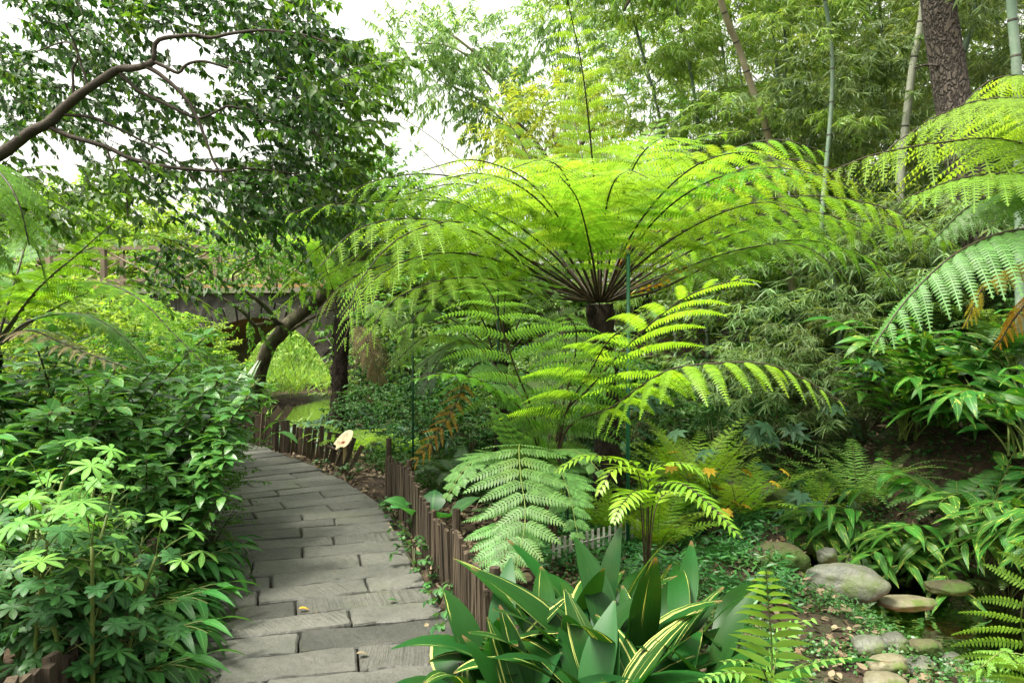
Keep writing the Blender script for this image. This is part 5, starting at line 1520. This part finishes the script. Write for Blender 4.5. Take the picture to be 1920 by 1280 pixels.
# striped ginger on the right bank
sg_ = [(1660, 6.6, .0, math.pi * .98, .9, 'striped ginger whose long canes lean left over the rocks'), (1750, 6.3, 0, math.pi * 1.05, 1.0, 'striped ginger hanging over the boulder and the brown water'), (1850, 6.1, .1, -1.9, 1.1, 'striped ginger with the most upright leaves by the right edge'),
       (1930, 6.3, .2, -1.9, 1.2, 'tall striped ginger at the right edge, below the thick bamboo culm'), (1790, 7.2, .2, -1.8, 1.15, 'striped ginger in the back row above the dark fern'), (1960, 5.6, .0, math.pi * 1.1, 1.0, 'striped ginger cut off by the right edge above the stream')]
vp = ginger_plant('striped_ginger', at(sg_[0][0], sg_[0][1], sg_[0][2]), sg_[0][5], 'ginger_var', 16, 1.15, .34, .075, azc=math.pi, azs=.6, e0=(45, 78), e1=(-45, -5), nl=12)
vq = ginger_plant('striped_ginger', at(sg_[2][0], sg_[2][1], sg_[2][2]), sg_[2][5], 'ginger_var', 16, 1.15, .33, .085, azs=1.2, e0=(60, 86), e1=(-25, 30), nl=11)
dup(vq, at(1700, 7.6, .1), 4.0, .9, 'striped ginger on the bare slope behind the others, left side'); dup(vq, at(1850, 7.2, .1), 5.0, 1.0, 'striped ginger on the bare slope near the thickest culm'); dup(vp, at(*sg_[1][:3]), .3, .95, sg_[1][5]); dup(vq, at(*sg_[3][:3]), 1.0, 1.1, sg_[3][5]); dup(vq, at(*sg_[4][:3]), 3.0, 1.1, sg_[4][5]); dup(vp, at(*sg_[5][:3]), .5, .9, sg_[5][5])
ginger_plant('dark_ginger', at(1575, 6.9, .0), 'dark glossy ginger drooping over the cluster of stones', 'ginger', 12, .85, .28, .05, azc=math.pi * 1.0, azs=.7, e0=(40, 75), e1=(-50, -20), nl=12)

# thicket plants behind the ferns: look-alikes share a label
tk = fine_shrub('thicket_shrub', at(820, 8.6), 'dark fine-leaved shrub in the shaded thicket behind the tree ferns', 'cover_dark', H=1.0, R=.6, n=170, per=22, L=.06, Wd=.03, group='dark shrubs in the thicket')
tk2 = fine_shrub('thicket_shrub', at(1010, 9.4), 'mid green fine-leaved shrub in the thicket behind the tree ferns', 'tree_mid', H=1.3, R=.7, n=190, per=22, L=.07, Wd=.032, group='mid green shrubs in the thicket')
for i, (px, d, s_) in enumerate([(700, 10.0, .9), (880, 9.8, 1.1), (1180, 8.8, 1.1), (1300, 8.6, 1.1), (1400, 9.0, 1.2), (1530, 9.6, 1.3), (1650, 9.4, 1.2), (1760, 8.4, 1.1), (1850, 7.8, 1.1), (1960, 7.2, 1.2), (1700, 8.2, .7), (1800, 7.8, .6), (1050, 8.2, .9), (950, 11, 1.4), (1250, 10.5, 1.6), (800, 12.5, 1.7)]):
    dup(tk, at(px, d), rng.uniform(0, 6), s_, tk['label'], tk['group'])
for i, (px, d, s_) in enumerate([(840, 11.0, 1.2), (1100, 10.6, 1.3), (1220, 9.2, 1.0), (1340, 10.6, 1.5), (1460, 10.8, 1.6), (1600, 11, 1.6), (1720, 10.2, 1.4), (1880, 9.4, 1.5), (745, 14.8, 1.3), (770, 14.8, 2.0), (850, 14.6, 2.1), (930, 14.8, 2.2), (750, 13.4, 1.6), (1000, 13, 1.9), (1180, 13.5, 2.0)]):
    dup(tk2, at(px, d), rng.uniform(0, 6), s_, tk2['label'], tk2['group'])
# bright shrubs on the left, before and beside the bridge
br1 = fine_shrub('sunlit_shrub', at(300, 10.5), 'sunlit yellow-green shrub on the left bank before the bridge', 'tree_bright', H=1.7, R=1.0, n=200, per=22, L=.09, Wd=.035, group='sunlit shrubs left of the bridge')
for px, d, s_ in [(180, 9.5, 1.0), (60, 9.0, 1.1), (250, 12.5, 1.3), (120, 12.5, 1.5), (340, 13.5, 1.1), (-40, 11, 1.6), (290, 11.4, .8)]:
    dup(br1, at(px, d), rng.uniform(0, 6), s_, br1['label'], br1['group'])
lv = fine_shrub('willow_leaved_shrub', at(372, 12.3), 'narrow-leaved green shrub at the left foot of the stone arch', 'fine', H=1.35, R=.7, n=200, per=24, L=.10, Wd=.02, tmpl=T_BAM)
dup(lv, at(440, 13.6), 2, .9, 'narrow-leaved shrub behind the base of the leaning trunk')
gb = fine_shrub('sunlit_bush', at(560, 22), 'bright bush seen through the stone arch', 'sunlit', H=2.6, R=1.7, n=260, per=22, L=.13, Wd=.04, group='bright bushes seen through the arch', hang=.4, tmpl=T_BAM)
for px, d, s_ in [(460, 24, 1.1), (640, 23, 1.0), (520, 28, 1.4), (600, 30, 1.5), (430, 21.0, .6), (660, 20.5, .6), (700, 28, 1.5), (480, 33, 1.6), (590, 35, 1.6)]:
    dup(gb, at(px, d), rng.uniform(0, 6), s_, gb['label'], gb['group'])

# ================================================================ STUFF: grasses, ground cover, fallen leaves
def scatter(n, xr, yr, ok=None):
    x, y = rng.uniform(*xr, n), rng.uniform(*yr, n)
    if ok is not None:
        m = ok(x, y); x, y = x[m], y[m]
    return np.stack([x, y, gz(x, y)], 1)


def off_path(x, y):
    s_ = side_of_path(x, y)
    return (s_ < -.08) | (s_ > 1.38)


def dry(x, y): return seg_dist(x, y, STREAM) > .75
def cover(P, mat, name, L, Wd, per, h, kind_label=None, e=(-.1, .7), tmpl=T_FOLD, spread=.05):
    n = len(P); b = Buf()
    P = np.repeat(P, per, 0) + np.stack([rng.normal(0, spread, n * per), rng.normal(0, spread, n * per), rng.uniform(.0, h, n * per)], 1)
    m = len(P)
    leaves(b, P, rdir(m, *e), rdir(m, .4, 1), L * rng.uniform(.6, 1.2, m), Wd * rng.uniform(.7, 1.2, m), bend=rng.uniform(0, .8, m), fold=.15, tmpl=tmpl)
    o = b.build(name, M[mat]); return tag(o, kind='stuff')


P = scatter(5200, (-1.6, 3.2), (6.6, 11), lambda x, y: off_path(x, y) & dry(x, y) & (side_of_path(x, y) < -.45))
cover(P, 'cover_dark', 'ground_cover', .05, .026, 10, .16)
P = scatter(1900, (.3, 3.0), (3.3, 5.0), lambda x, y: (seg_dist(x, y, STREAM) > .70) & (x > .55 + .2 * np.sin(y * 5)) & (np.sin(x * 6 + 1) + np.sin(y * 7 + x * 3) > -.35))
cover(P, 'cover', 'low_creeping_plants', .026, .017, 13, .07)
P = scatter(1700, (.2, 2.2), (4.6, 7.0), lambda x, y: (seg_dist(x, y, STREAM) > 1.05) & (np.sin(x * 8 + 2) * np.sin(y * 7) > -.35))
cover(P, 'cover', 'bank_herbs', .07, .018, 8, .13, tmpl=T_LANCE)
P = scatter(1500, (1.9, 3.6), (7.0, 8.6), lambda x, y: (seg_dist(x, y, STREAM) > .45))
cover(P, 'cover_dark', 'creeping_plants_on_bank', .035, .022, 12, .12)
P = scatter(2600, (3.2, 8), (5.2, 11), lambda x, y: (seg_dist(x, y, STREAM) > .75))
cover(P, 'cover_dark', 'bank_ground_cover', .07, .03, 7, .16)
P = scatter(2600, (-7, -1.3), (2.0, 12), lambda x, y: (side_of_path(x, y) > 1.42))
cover(P, 'cover_dark', 'shrub_bed_cover', .06, .03, 8, .25)
# grass beyond the arch and on the far banks
P = scatter(4200, (-12, 4), (18.5, 34), lambda x, y: seg_dist(x, y, STREAM) > .9)
cover(P, 'grass', 'tall_grass', .75, .03, 5, .25, e=(.45, .98), tmpl=T_BAM, spread=.12)
P = scatter(1400, (-7.5, -1), (12, 17), lambda x, y: seg_dist(x, y, STREAM) > 1.0)
cover(P, 'grass', 'stream_bank_grass', .32, .02, 5, .1, e=(.35, .95), tmpl=T_BAM, spread=.08)
# leaf litter
def litter(P, n=None, name='leaf_litter', L=.055, W_=.035):
    b = Buf(); m = len(P); P = P + [0, 0, .008] + np.stack([np.zeros(m), np.zeros(m), rng.uniform(0, .03, m)], 1)
    leaves(b, P, rdir(m, -.15, .15), rdir(m, .75, 1), L * rng.uniform(.5, 1.4, m), W_ * rng.uniform(.5, 1.3, m), bend=rng.uniform(-.9, .9, m), fold=.3, tmpl=T_OV2)
    return tag(b.build(name, M['litter']), kind='stuff')
litter(scatter(9000, (-2.6, 1.3), (3.2, 9.3), lambda x, y: (side_of_path(x, y) < -.02)))
litter(scatter(3500, (1.2, 3.8), (3.6, 9), lambda x, y: (seg_dist(x, y, STREAM) > .45)), name='bank_leaf_litter', L=.06)
litter(scatter(3500, (3, 9), (5, 11)), name='hillside_leaf_litter', L=.09, W_=.04)
litter(scatter(900, (-7, -2), (13.5, 18.5)), name='litter_under_arch', L=.09, W_=.06)
P = scatter(900, (-4.6, .0), (2.2, 10), lambda x, y: (side_of_path(x, y) > .0) & (side_of_path(x, y) < 1.3) & ((side_of_path(x, y) < .07 + .05 * rng.random(len(x))) | (rng.random(len(x)) < .02)))
P[:, 2] = .018
litter(P, name='path_edge_litter', L=.035, W_=.022)
for px, py, d, c, lab in ((560, 1156, 4.17, 'yellow_leaf', 'small yellow leaf lying on a slab in the foreground'), (668, 1238, 3.6, 'litter', 'tiny pale dry leaf lying on the second slab row'), (592, 879, 8.25, 'yellow_leaf', 'pale yellow leaf at the foot of the leaning pickets'), (727, 1137, 4.3, 'cover', 'small green leaf lying near the right side of the path')):
    p = W(px, py, d); p[2] = .03; bb = Buf()
    leaves(bb, np.zeros((1, 3)), [[.9, .3, .12]], [[0, .1, 1]], .06, .035, bend=.7, fold=.4, tmpl=T_OV)
    o = bb.build('fallen_leaf', M[c]); o.location = tuple(p); tag(o, lab, 'leaf')

wd = fine_shrub('small_weed', np.append(path_pt(np.interp(4.3, Ry, fine), -.0), .01), 'little round-leaved weed rooted where the pickets meet the path', 'cover', H=.12, R=.08, n=9, per=6, L=.035, Wd=.026, tw=.06, stems=4, group='weeds along the foot of the picket fence', tmpl=T_OV2)
for yy in (3.5, 3.8, 4.15, 4.7, 4.95, 5.3, 5.6, 6.1, 6.5, 7.6, 8.3):
    dup(wd, np.append(path_pt(np.interp(yy, Ry, fine), rng.uniform(-.04, .03)), .005), rng.uniform(0, 6), rng.uniform(.7, 1.5), wd['label'], wd['group'])
# moss and seedlings in the joints
P = scatter(5000, (-4.6, .0), (2.4, 10.5), lambda x, y: (side_of_path(x, y) > -.02) & (side_of_path(x, y) < 1.4) & ((side_of_path(x, y) < .06) | (side_of_path(x, y) > 1.1)) & (np.sin(x * 9) + np.sin(y * 8 + 1) > .5))
P[:, 2] = .012
cover(P, 'cover', 'moss_on_path', .014, .009, 4, .012, spread=.02)

# ================================================================ TREES
# leaning tree at the far end of the path
tb_ = W(466, 800, 12.3); tb_[2] = gzf(tb_[0], 12.3) - .1
root = leafy_tree('leaning_tree', tb_, [tb_, W(472, 765, 12.3), W(482, 720, 12.2), W(502, 655, 12.0), W(535, 615, 11.8), W(564, 588, 11.7), (W(603, 555, 11.5)), W(650, 510, 11.3), W(700, 455, 11.2)],
    [(PT([(535, 612, 11.8), (517, 602, 11.6), (502, 580, 11.5), (486, 565, 11.4), (463, 549, 11.3), (439, 535, 11.2), (417, 529, 11.1), (397, 524, 11.0), (395, 508, 11.0), (381, 492, 10.9), (361, 480, 10.8), (325, 468, 10.7)]), .038, .014),
     (PT([(530, 606, 11.8), (500, 606, 11.7), (475, 609, 11.6), (463, 591, 11.5), (439, 573, 11.4), (408, 555, 11.3), (369, 540, 11.2), (325, 526, 11.1)]), .034, .012),
     (PT([(541, 623, 11.8), (564, 607, 11.6), (596, 590, 11.4), (619, 581, 11.3), (650, 570, 11.2)]), .030, .014),
     (PT([(439, 535, 11.2), (437, 515, 11.1), (455, 503, 11.1), (472, 496, 11.0)]), .018, .008),
     (PT([(361, 480, 10.8), (375, 473, 10.8), (410, 473, 10.8), (430, 476, 10.8)]), .014, .007),
     (PT([(369, 540, 11.2), (375, 524, 11.2), (390, 518, 11.2)]), .012, .006),
     (PT([(650, 510, 11.3), (640, 440, 11.2), (600, 380, 11.0)]), .05, .02)],
    [(W(420, 500, 10.9), (1.0, .5, .22)), (W(560, 500, 11.0), (.8, .5, .25)), (W(400, 470, 11), (.75, .5, .28)), (W(500, 470, 11.2), (.7, .5, .3)), (W(590, 450, 11.2), (.6, .6, .4)), (W(640, 370, 11.2), (.7, .6, .5)), (W(470, 590, 11.5), (.28, .3, .25)), (W(600, 600, 11.4), (.3, .3, .22)), (W(330, 500, 10.8), (.3, .3, .3))],
    'crooked tree with a rough trunk leaning right in front of the stone arch', 'canopy_lime', r=(.125, .08), wob=.09, n=380, per=17, L=.085, Wd=.042, tw=.4, twigtube=True)

# big overhanging tree, upper left
ob = at(-420, 6.4)
root = empty('overhanging_tree', ob, 'large dark-leaved tree whose limb and canopy hang in over the upper left', 'tree')
b = Buf(); tube(b, bez(np.array([ob + [0, 0, -.1], W(-410, 600, 6.4), W(-330, 420, 6.2), W(-180, 360, 6.1), W(-60, 318, 6.0)]) - ob, 24), np.linspace(.16, .056, 24), 12, wob=.04); b.build('trunk', M['bark_limb'], root)
LIMBS = [([(-70, 322, 6.0), (0, 290, 6.0), (60, 246, 5.95), (90, 232, 5.9), (118, 205, 5.9), (145, 181, 5.85), (175, 160, 5.8), (205, 140, 5.8), (225, 129, 5.8), (250, 128, 5.75), (275, 122, 5.7), (288, 115, 5.7)], .052, .024),
         ([(288, 115, 5.7), (290, 90, 5.7), (300, 74, 5.7), (360, 66, 5.7), (395, 71, 5.7), (440, 62, 5.7), (510, 58, 5.7), (600, 75, 5.7), (660, 120, 5.7)], .018, .006),
         ([(288, 115, 5.7), (310, 126, 5.7), (335, 137, 5.7), (345, 125, 5.7), (362, 117, 5.7), (392, 117, 5.7), (470, 140, 5.8), (560, 150, 5.9)], .014, .005),
         ([(275, 125, 5.7), (300, 140, 5.7), (340, 175, 5.7), (365, 212, 5.7), (385, 260, 5.7), (402, 305, 5.7), (430, 350, 5.7)], .017, .006),
         ([(225, 138, 5.8), (260, 170, 5.8), (310, 195, 5.8), (350, 215, 5.8), (375, 222, 5.8), (405, 210, 5.8), (437, 200, 5.8), (520, 230, 5.9), (620, 260, 6.0)], .014, .005),
         ([(92, 238, 5.9), (130, 255, 5.9), (200, 276, 5.9), (250, 299, 5.9), (330, 315, 5.9), (420, 321, 5.9), (470, 316, 5.9), (580, 330, 6.0)], .020, .006),
         ([(120, 215, 5.9), (170, 220, 5.9), (220, 240, 5.9), (262, 262, 5.9), (330, 300, 5.9), (400, 380, 5.9)], .012, .004),
         ([(137, 190, 5.85), (137, 155, 5.85), (137, 130, 5.85), (146, 100, 5.8), (120, 40, 5.7)], .012, .005),
         ([(165, 165, 5.8), (155, 130, 5.8), (130, 80, 5.8), (60, 100, 5.9)], .010, .004),
         ([(200, 278, 5.9), (215, 320, 5.9), (235, 360, 5.9), (240, 410, 5.9)], .009, .004)]
for L, r0, r1 in LIMBS:
    b = Buf(); tube(b, bez(PT(L) - ob, 40), np.linspace(r0, r1, 40), 8, wob=.05); b.build('branch', M['bark_limb'], root)
rects = [((0, -120, 600, 60), (5.7, 7.6), 330), ((400, 40, 670, 250), (5.2, 7.4), 220), ((420, 240, 650, 420), (5.6, 7.6), 150), ((190, 300, 640, 420), (5.4, 7.6), 140), ((-60, 60, 200, 260), (6.1, 8.5), 230), ((200, 60, 430, 330), (5.9, 7.8), 120), ((-80, 300, 220, 430), (5.4, 7.5), 120),
         ((560, 60, 720, 200), (5.6, 6.6), 34), ((-700, -500, 700, -120), (3.5, 8), 330), ((-500, -100, -20, 500), (4.5, 8), 160), ((500, -30, 560, 120), (5.5, 7), 16), ((230, 400, 330, 560), (6, 7), 26)]  # twigs far above the frame are unseen, added to shade the path
lb, tb, lb2 = Buf(), Buf(), Buf()
for (x0, y0, x1, y1), (d0, d1), n in rects:
    k = 0
    while k < n:
        px, py = rng.uniform(x0, x1), rng.uniform(y0, y1)
        if px > 560 and py < 60 + (px - 560) * .6 - 30 and py > -100: k += 1; continue
        if noise.noise(Vector((px * .011, py * .011, 2.0))) < -.08 and py > 40 and px < 470 and rng.random() < .6: k += 1; continue
        c = W(px, py, rng.uniform(d0, d1)) - ob
        d = np.array([rng.uniform(.1, 1), rng.uniform(-.4, .4), rng.uniform(-.5, .35)])
        young = (px > 610 and py < 330) or (py > 300 and px < 230) or rng.random() < .25  # these leaves are not younger but lit: light put into a lime colour
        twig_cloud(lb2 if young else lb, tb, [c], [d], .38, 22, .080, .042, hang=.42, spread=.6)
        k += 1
lb2.build('young_or_lit_foliage', M['canopy_lime'], root)  # lit patches of the crown, brightness painted into the leaf colour
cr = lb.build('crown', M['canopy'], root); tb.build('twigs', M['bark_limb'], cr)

# pine-like trunk on the right
pb_ = at(1868, 8.2, -.1)
leafy_tree('rough_barked_tree', pb_, [pb_, W(1862, 640, 8.2), W(1835, 430, 8.15), W(1795, 230, 8.1), W(1770, 80, 8.1), W(1755, -60, 8.0), W(1740, -500, 8.0), W(1720, -1100, 8.0)],
    [(PT([(1790, 130, 8.1), (1740, 122, 8.0), (1715, 128, 8.0)]), .022, .008), (PT([(1760, -300, 8.0), (1600, -420, 7.5), (1450, -460, 7)]), .07, .03)],
    [(W(1720, -1150, 8.5), (2.0, 2.0, 1.0)), (W(1500, -560, 7.5), (1.2, 1.2, .5))], 'thick tree trunk with cracked brown bark among the bamboo at the upper right', 'canopy', trunkm='pine', r=(.19, .125), n=300, per=16, L=.1, Wd=.05, wob=.03)
# leaves hanging into the top centre from a tree overhead
tp = at(2150, 9.5)
leafy_tree('overhead_tree', tp, [tp, W(2160, 100, 9.4), W(2050, -500, 9), W(1900, -800, 8.5)], [(PT([(1950, -700, 8.7), (1600, -450, 7.8), (1300, -250, 7), (1220, -80, 6.8), (1170, 20, 6.7)]), .09, .012)],
    [(W(1120, -40, 6.8), (.35, .4, .18)), (W(1200, -150, 6.9), (.6, .6, .35))], 'tree overhead whose drooping leaf sprays enter at the top centre', 'canopy_lime', r=(.2, .12), n=80, per=16, L=.09, Wd=.035, tw=.45, twigtube=True, hang=.8)

# pale airy tree group at the top centre, beyond the fern
leafy_tree('pale_airy_tree', at(1010, 17, -.2), [at(1010, 17, -.2), W(1000, 400, 17), W(960, 200, 16.6), W(900, 110, 16.2), W(840, 60, 16)], [(PT([(980, 260, 16.8), (900, 190, 16.4), (820, 150, 16)]), .03, .01), (PT([(1000, 330, 17), (1060, 180, 17), (1040, 60, 17)]), .03, .01), (PT([(930, 150, 16.4), (850, 90, 16.2), (760, 80, 16)]), .03, .01)],
    [(W(770, 95, 16.2), (.85, .9, .6)), (W(870, 80, 16.4), (.9, .9, .6)), (W(930, 180, 16.6), (.9, .9, .75)), (W(840, 165, 16.2), (.55, .7, .4)), (W(1010, 90, 17), (.5, .7, .7)), (W(720, 130, 16), (.3, .4, .3)), (W(1060, 20, 16), (.9, .7, .4)), (W(930, 260, 16.6), (.5, .7, .3)), (W(1100, 120, 17), (.5, .6, .8)), (W(1160, 60, 17), (.4, .6, .6))],
    'pale airy tree against the white sky, left of the tallest upright frond', 'tree_pale', trunkm='culm_brown', r=(.06, .025), n=620, per=26, L=.17, Wd=.038, tw=.6, hang=.6, tmpl=T_BAM, shell=.05)
leafy_tree('yellow_green_tree', at(1060, 13), [at(1060, 13), W(1060, 500, 13), W(1060, 330, 13), W(1040, 250, 13)], [(PT([(1060, 350, 13), (1000, 260, 13), (960, 220, 13)]), .05, .02), (PT([(1060, 320, 13), (1110, 240, 13), (1140, 200, 13)]), .05, .02)],
    [(W(980, 240, 13), (.65, .6, .55)), (W(1060, 200, 13.2), (.65, .6, .5)), (W(1130, 250, 13.3), (.6, .6, .5)), (W(1000, 330, 13.2), (.8, .6, .5)), (W(1110, 340, 13.3), (.8, .6, .5))],
    'yellow-green feathery tree right behind the upright fronds', 'bamboo_yellow', r=(.10, .05), n=430, per=26, L=.12, Wd=.026, tw=.5, hang=.4, tmpl=T_BAM, shell=.1)
# mid tree at the left of the sky gap
leafy_tree('grey_green_tree', at(700, 15), [at(700, 15), W(705, 520, 15), W(690, 400, 15), W(680, 320, 15)], [(PT([(700, 440, 15), (740, 370, 15), (770, 330, 15)]), .06, .02), (PT([(695, 430, 15), (640, 370, 15), (600, 330, 15)]), .06, .02)],
    [(W(650, 350, 15), (.7, .7, .55)), (W(715, 330, 15), (.55, .7, .45)), (W(690, 420, 15.2), (1.0, .8, .6)), (W(780, 440, 15.4), (.9, .8, .5)), (W(600, 430, 15.2), (.8, .8, .6)), (W(760, 370, 15), (.35, .5, .3)), (W(850, 420, 15.6), (.7, .7, .5))],
    'soft grey-green tree between the dark canopy and the big fern', 'tree_mid', r=(.13, .07), n=560, per=24, L=.12, Wd=.05, tw=.5, shell=.1)

# sunlit trees beyond the bridge
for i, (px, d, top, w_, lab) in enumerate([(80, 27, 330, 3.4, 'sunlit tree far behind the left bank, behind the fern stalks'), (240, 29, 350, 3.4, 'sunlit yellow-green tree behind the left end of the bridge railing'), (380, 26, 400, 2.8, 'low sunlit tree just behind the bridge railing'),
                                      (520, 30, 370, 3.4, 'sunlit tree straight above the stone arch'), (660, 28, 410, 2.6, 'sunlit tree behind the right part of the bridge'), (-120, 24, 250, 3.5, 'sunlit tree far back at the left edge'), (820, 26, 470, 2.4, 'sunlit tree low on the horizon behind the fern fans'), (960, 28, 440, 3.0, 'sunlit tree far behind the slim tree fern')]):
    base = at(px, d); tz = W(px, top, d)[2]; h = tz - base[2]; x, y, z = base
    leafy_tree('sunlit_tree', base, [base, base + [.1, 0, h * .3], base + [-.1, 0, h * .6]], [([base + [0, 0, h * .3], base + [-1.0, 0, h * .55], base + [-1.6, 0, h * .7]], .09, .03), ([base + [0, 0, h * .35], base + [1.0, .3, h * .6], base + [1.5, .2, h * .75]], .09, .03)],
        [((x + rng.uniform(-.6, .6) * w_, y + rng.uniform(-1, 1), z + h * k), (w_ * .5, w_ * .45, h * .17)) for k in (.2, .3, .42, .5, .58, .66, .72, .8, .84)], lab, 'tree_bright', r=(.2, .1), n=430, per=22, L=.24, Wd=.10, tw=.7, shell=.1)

# ================================================================ BAMBOO
def bam(base_px, d, pts, label, **kw):
    b0 = at(base_px, d)
    return bamboo('bamboo', b0, PT(pts), label, **kw)


cu = dict(group='bamboo culms on the right bank')
bam(1690, 9.2, [(1688, 380, 9.2), (1695, 260, 9.2), (1712, 120, 9.1), (1732, 0, 9.0), (1760, -400, 8.6), (1720, -800, 8.0)], 'pale bamboo culm left of the rough brown trunk', r=(.05, .03), culm='culm_pale', nbr=14, lo=.45, brL=1.2, **cu)
bam(1925, 6.6, [(1914, 600, 6.6), (1912, 370, 6.6), (1906, 130, 6.5), (1896, 0, 6.5), (1860, -600, 6.2), (1760, -1200, 5.6)], 'thickest grey-green bamboo culm, at the right edge', r=(.044, .03), culm='culm_grey', nbr=10, lo=.6, gap=.30, **cu)
bam(1740, 9.8, [(1750, 440, 9.8), (1768, 330, 9.8), (1800, 120, 9.6), (1830, 0, 9.5), (1880, -500, 9)], 'dull green bamboo culm right behind the rough brown trunk', r=(.045, .03), culm='culm_grey', nbr=16, lo=.35, **cu)
bam(1500, 10.5, [(1470, 400, 10.4), (1438, 245, 10.2), (1415, 180, 10.1), (1385, 90, 10.0), (1350, -5, 9.8), (1290, -300, 9.2)], 'brownish bamboo culm leaning left above the bright fern', r=(.055, .035), culm='culm_brown', nbr=14, lo=.35, **cu)
bam(1560, 8.8, [(1575, 600, 8.8), (1560, 520, 8.8), (1540, 430, 8.9), (1560, 100, 9.0), (1500, -200, 8.6)], 'slim grey bamboo culm standing behind the lime young frond', r=(.032, .02), culm='culm_grey', nbr=16, lo=.3, **cu)
bam(1460, 12, [(1464, 380, 12), (1460, 200, 12), (1450, 60, 12), (1400, -300, 11)], 'thin culm beside the brownish leaning one', r=(.035, .02), culm='culm_grey', nbr=18, lo=.3, **cu)
k = 0
lbs = ['hazy bamboo clump at the top centre right', 'bamboo with olive drooping foliage above the bright fern fan', 'bamboo with dense foliage left of the brownish leaning culm', 'bamboo behind the brownish leaning culm', 'bamboo right of the brownish leaning culm', 'bamboo foliage around the small sky gaps', 'bamboo between the sky gaps and the pale culm', 'bamboo behind the pale culm', 'bamboo filling the space behind the rough brown trunk', 'bamboo in the upper right corner', 'bamboo at the right edge behind the thickest culm', 'bamboo low behind the right half of the big fern', 'farther bamboo showing over the big fern', 'farthest bamboo on the slope, right side', 'second farthest bamboo on the slope']
for (bx, d, sp0, sp1, top, mt) in [(1270, 12, (1250, 300), (1190, 40), (1150, -200), 'bamboo'), (1330, 11.5, (1310, 250), (1270, 20), (1210, -250), 'bamboo'), (1370, 13, (1370, 300), (1350, 60), (1290, -200), 'bamboo'), (1450, 12, (1460, 300), (1470, 40), (1400, -250), 'bamboo'),
                                   (1540, 13, (1550, 300), (1540, 60), (1500, -250), 'bamboo'), (1600, 14, (1620, 300), (1630, 100), (1600, -200), 'bamboo'), (1660, 12, (1660, 260), (1650, 20), (1600, -300), 'bamboo'), (1730, 13, (1740, 260), (1760, 40), (1740, -300), 'bamboo'),
                                   (1830, 12, (1850, 300), (1870, 60), (1850, -300), 'bamboo'), (1900, 10, (1910, 260), (1900, 40), (1850, -300), 'bamboo_dark'), (1990, 9, (1980, 260), (1950, 40), (1900, -300), 'bamboo_dark'), (1500, 11, (1500, 420), (1520, 260), (1580, 160), 'bamboo_dark'),
                                   (1420, 16, (1400, 300), (1380, 80), (1330, -100), 'bamboo'), (1800, 17, (1800, 300), (1780, 100), (1700, -200), 'bamboo_dark'), (1600, 18, (1580, 300), (1560, 60), (1500, -200), 'bamboo')]:
    bam(bx, d, [(*sp0, d), (*sp1, d - .4), (*top, d - 1.2)], lbs[k], r=(.035, .016), culm='culm_grey', leafm=mt, nbr=84, lo=.12, brL=1.9, per=30, lL=.16, lW=.021, twigs=6, group='bamboo grove on the right slope')
    k += 1
for i, (px, d, top, lab) in enumerate([(1280, 19, -40, 'leafy tree behind the bamboo, left of the brownish leaning culm'), (1480, 20, -200, 'leafy tree behind the middle of the bamboo grove'), (1700, 20, -260, 'leafy tree behind the pale culm, sky showing through'), (1930, 17, -300, 'leafy tree behind the thickest culm at the right edge')]):
    base = at(px, d); tz = W(px, top, d)[2]; h = tz - base[2]; x, y, z = base
    leafy_tree('background_tree', base, [base, base + [.1, 0, h * .4], base + [-.1, 0, h * .8]], [([base + [0, 0, h * .3], base + [-1.0, 0, h * .5], base + [-1.6, 0, h * .6]], .09, .03), ([base + [0, 0, h * .35], base + [1.0, .3, h * .5], base + [1.5, .2, h * .65]], .09, .03)],
        [((x + rng.uniform(-1, 1), y + rng.uniform(-1, 1), z + h * k), (1.7, 1.5, h * .13)) for k in (.25, .35, .45, .55, .65, .75, .85, .95)], lab, 'tree_mid', r=(.16, .06), n=420, per=24, L=.2, Wd=.05, tw=.6, shell=.05, tmpl=T_BAM)
# low narrow-leaved bamboo thicket behind the lime frond
b1 = fine_shrub('dwarf_bamboo', at(1450, 8.6, .5), 'grey-green dwarf bamboo thicket behind the lime young frond', 'bamboo_dark', H=1.35, R=.8, n=190, per=18, L=.15, Wd=.016, tmpl=T_BAM, hang=.3, group='dwarf bamboo on the bank')
for px, d, s_, t in [(1560, 8.4, 1.0, 'dwarf bamboo above the hand-leaved shrubs'), (1640, 8.8, 1.1, 'dwarf bamboo left of the silvery arching frond'), (1740, 8.6, 1.2, 'dwarf bamboo at the foot of the pale culm'), (1380, 9.4, 1.1, 'dwarf bamboo right of the thick tree fern trunk'), (1850, 7.6, 1.0, 'dwarf bamboo beside the thickest culm'), (1500, 9.6, 1.4, 'dwarf bamboo in the second row under the big fern')]:
    dup(b1, at(px, d, .4), rng.uniform(0, 6), s_, t)
# arching bare bamboo whips in the sky gap
for pts, lab in (([(1060, 560, 13.6), (960, 400, 13), (890, 325, 12.6), (810, 258, 12.2), (740, 215, 11.9), (676, 193, 11.6)], 'upper thin bare cane arching left across the white sky gap'),
                 ([(1040, 560, 13.6), (930, 440, 13.2), (860, 360, 12.8), (810, 300, 12.5), (762, 258, 12.3)], 'lower thin bare cane arching left across the white sky gap')):
    bamboo('bamboo_cane', at(1080, 14), PT(pts), lab, r=(.016, .004), culm='culm_brown', nbr=8, lo=.5, brL=.35, per=4, lL=.08, lW=.012, twigs=1, group='bare canes in the sky gap')
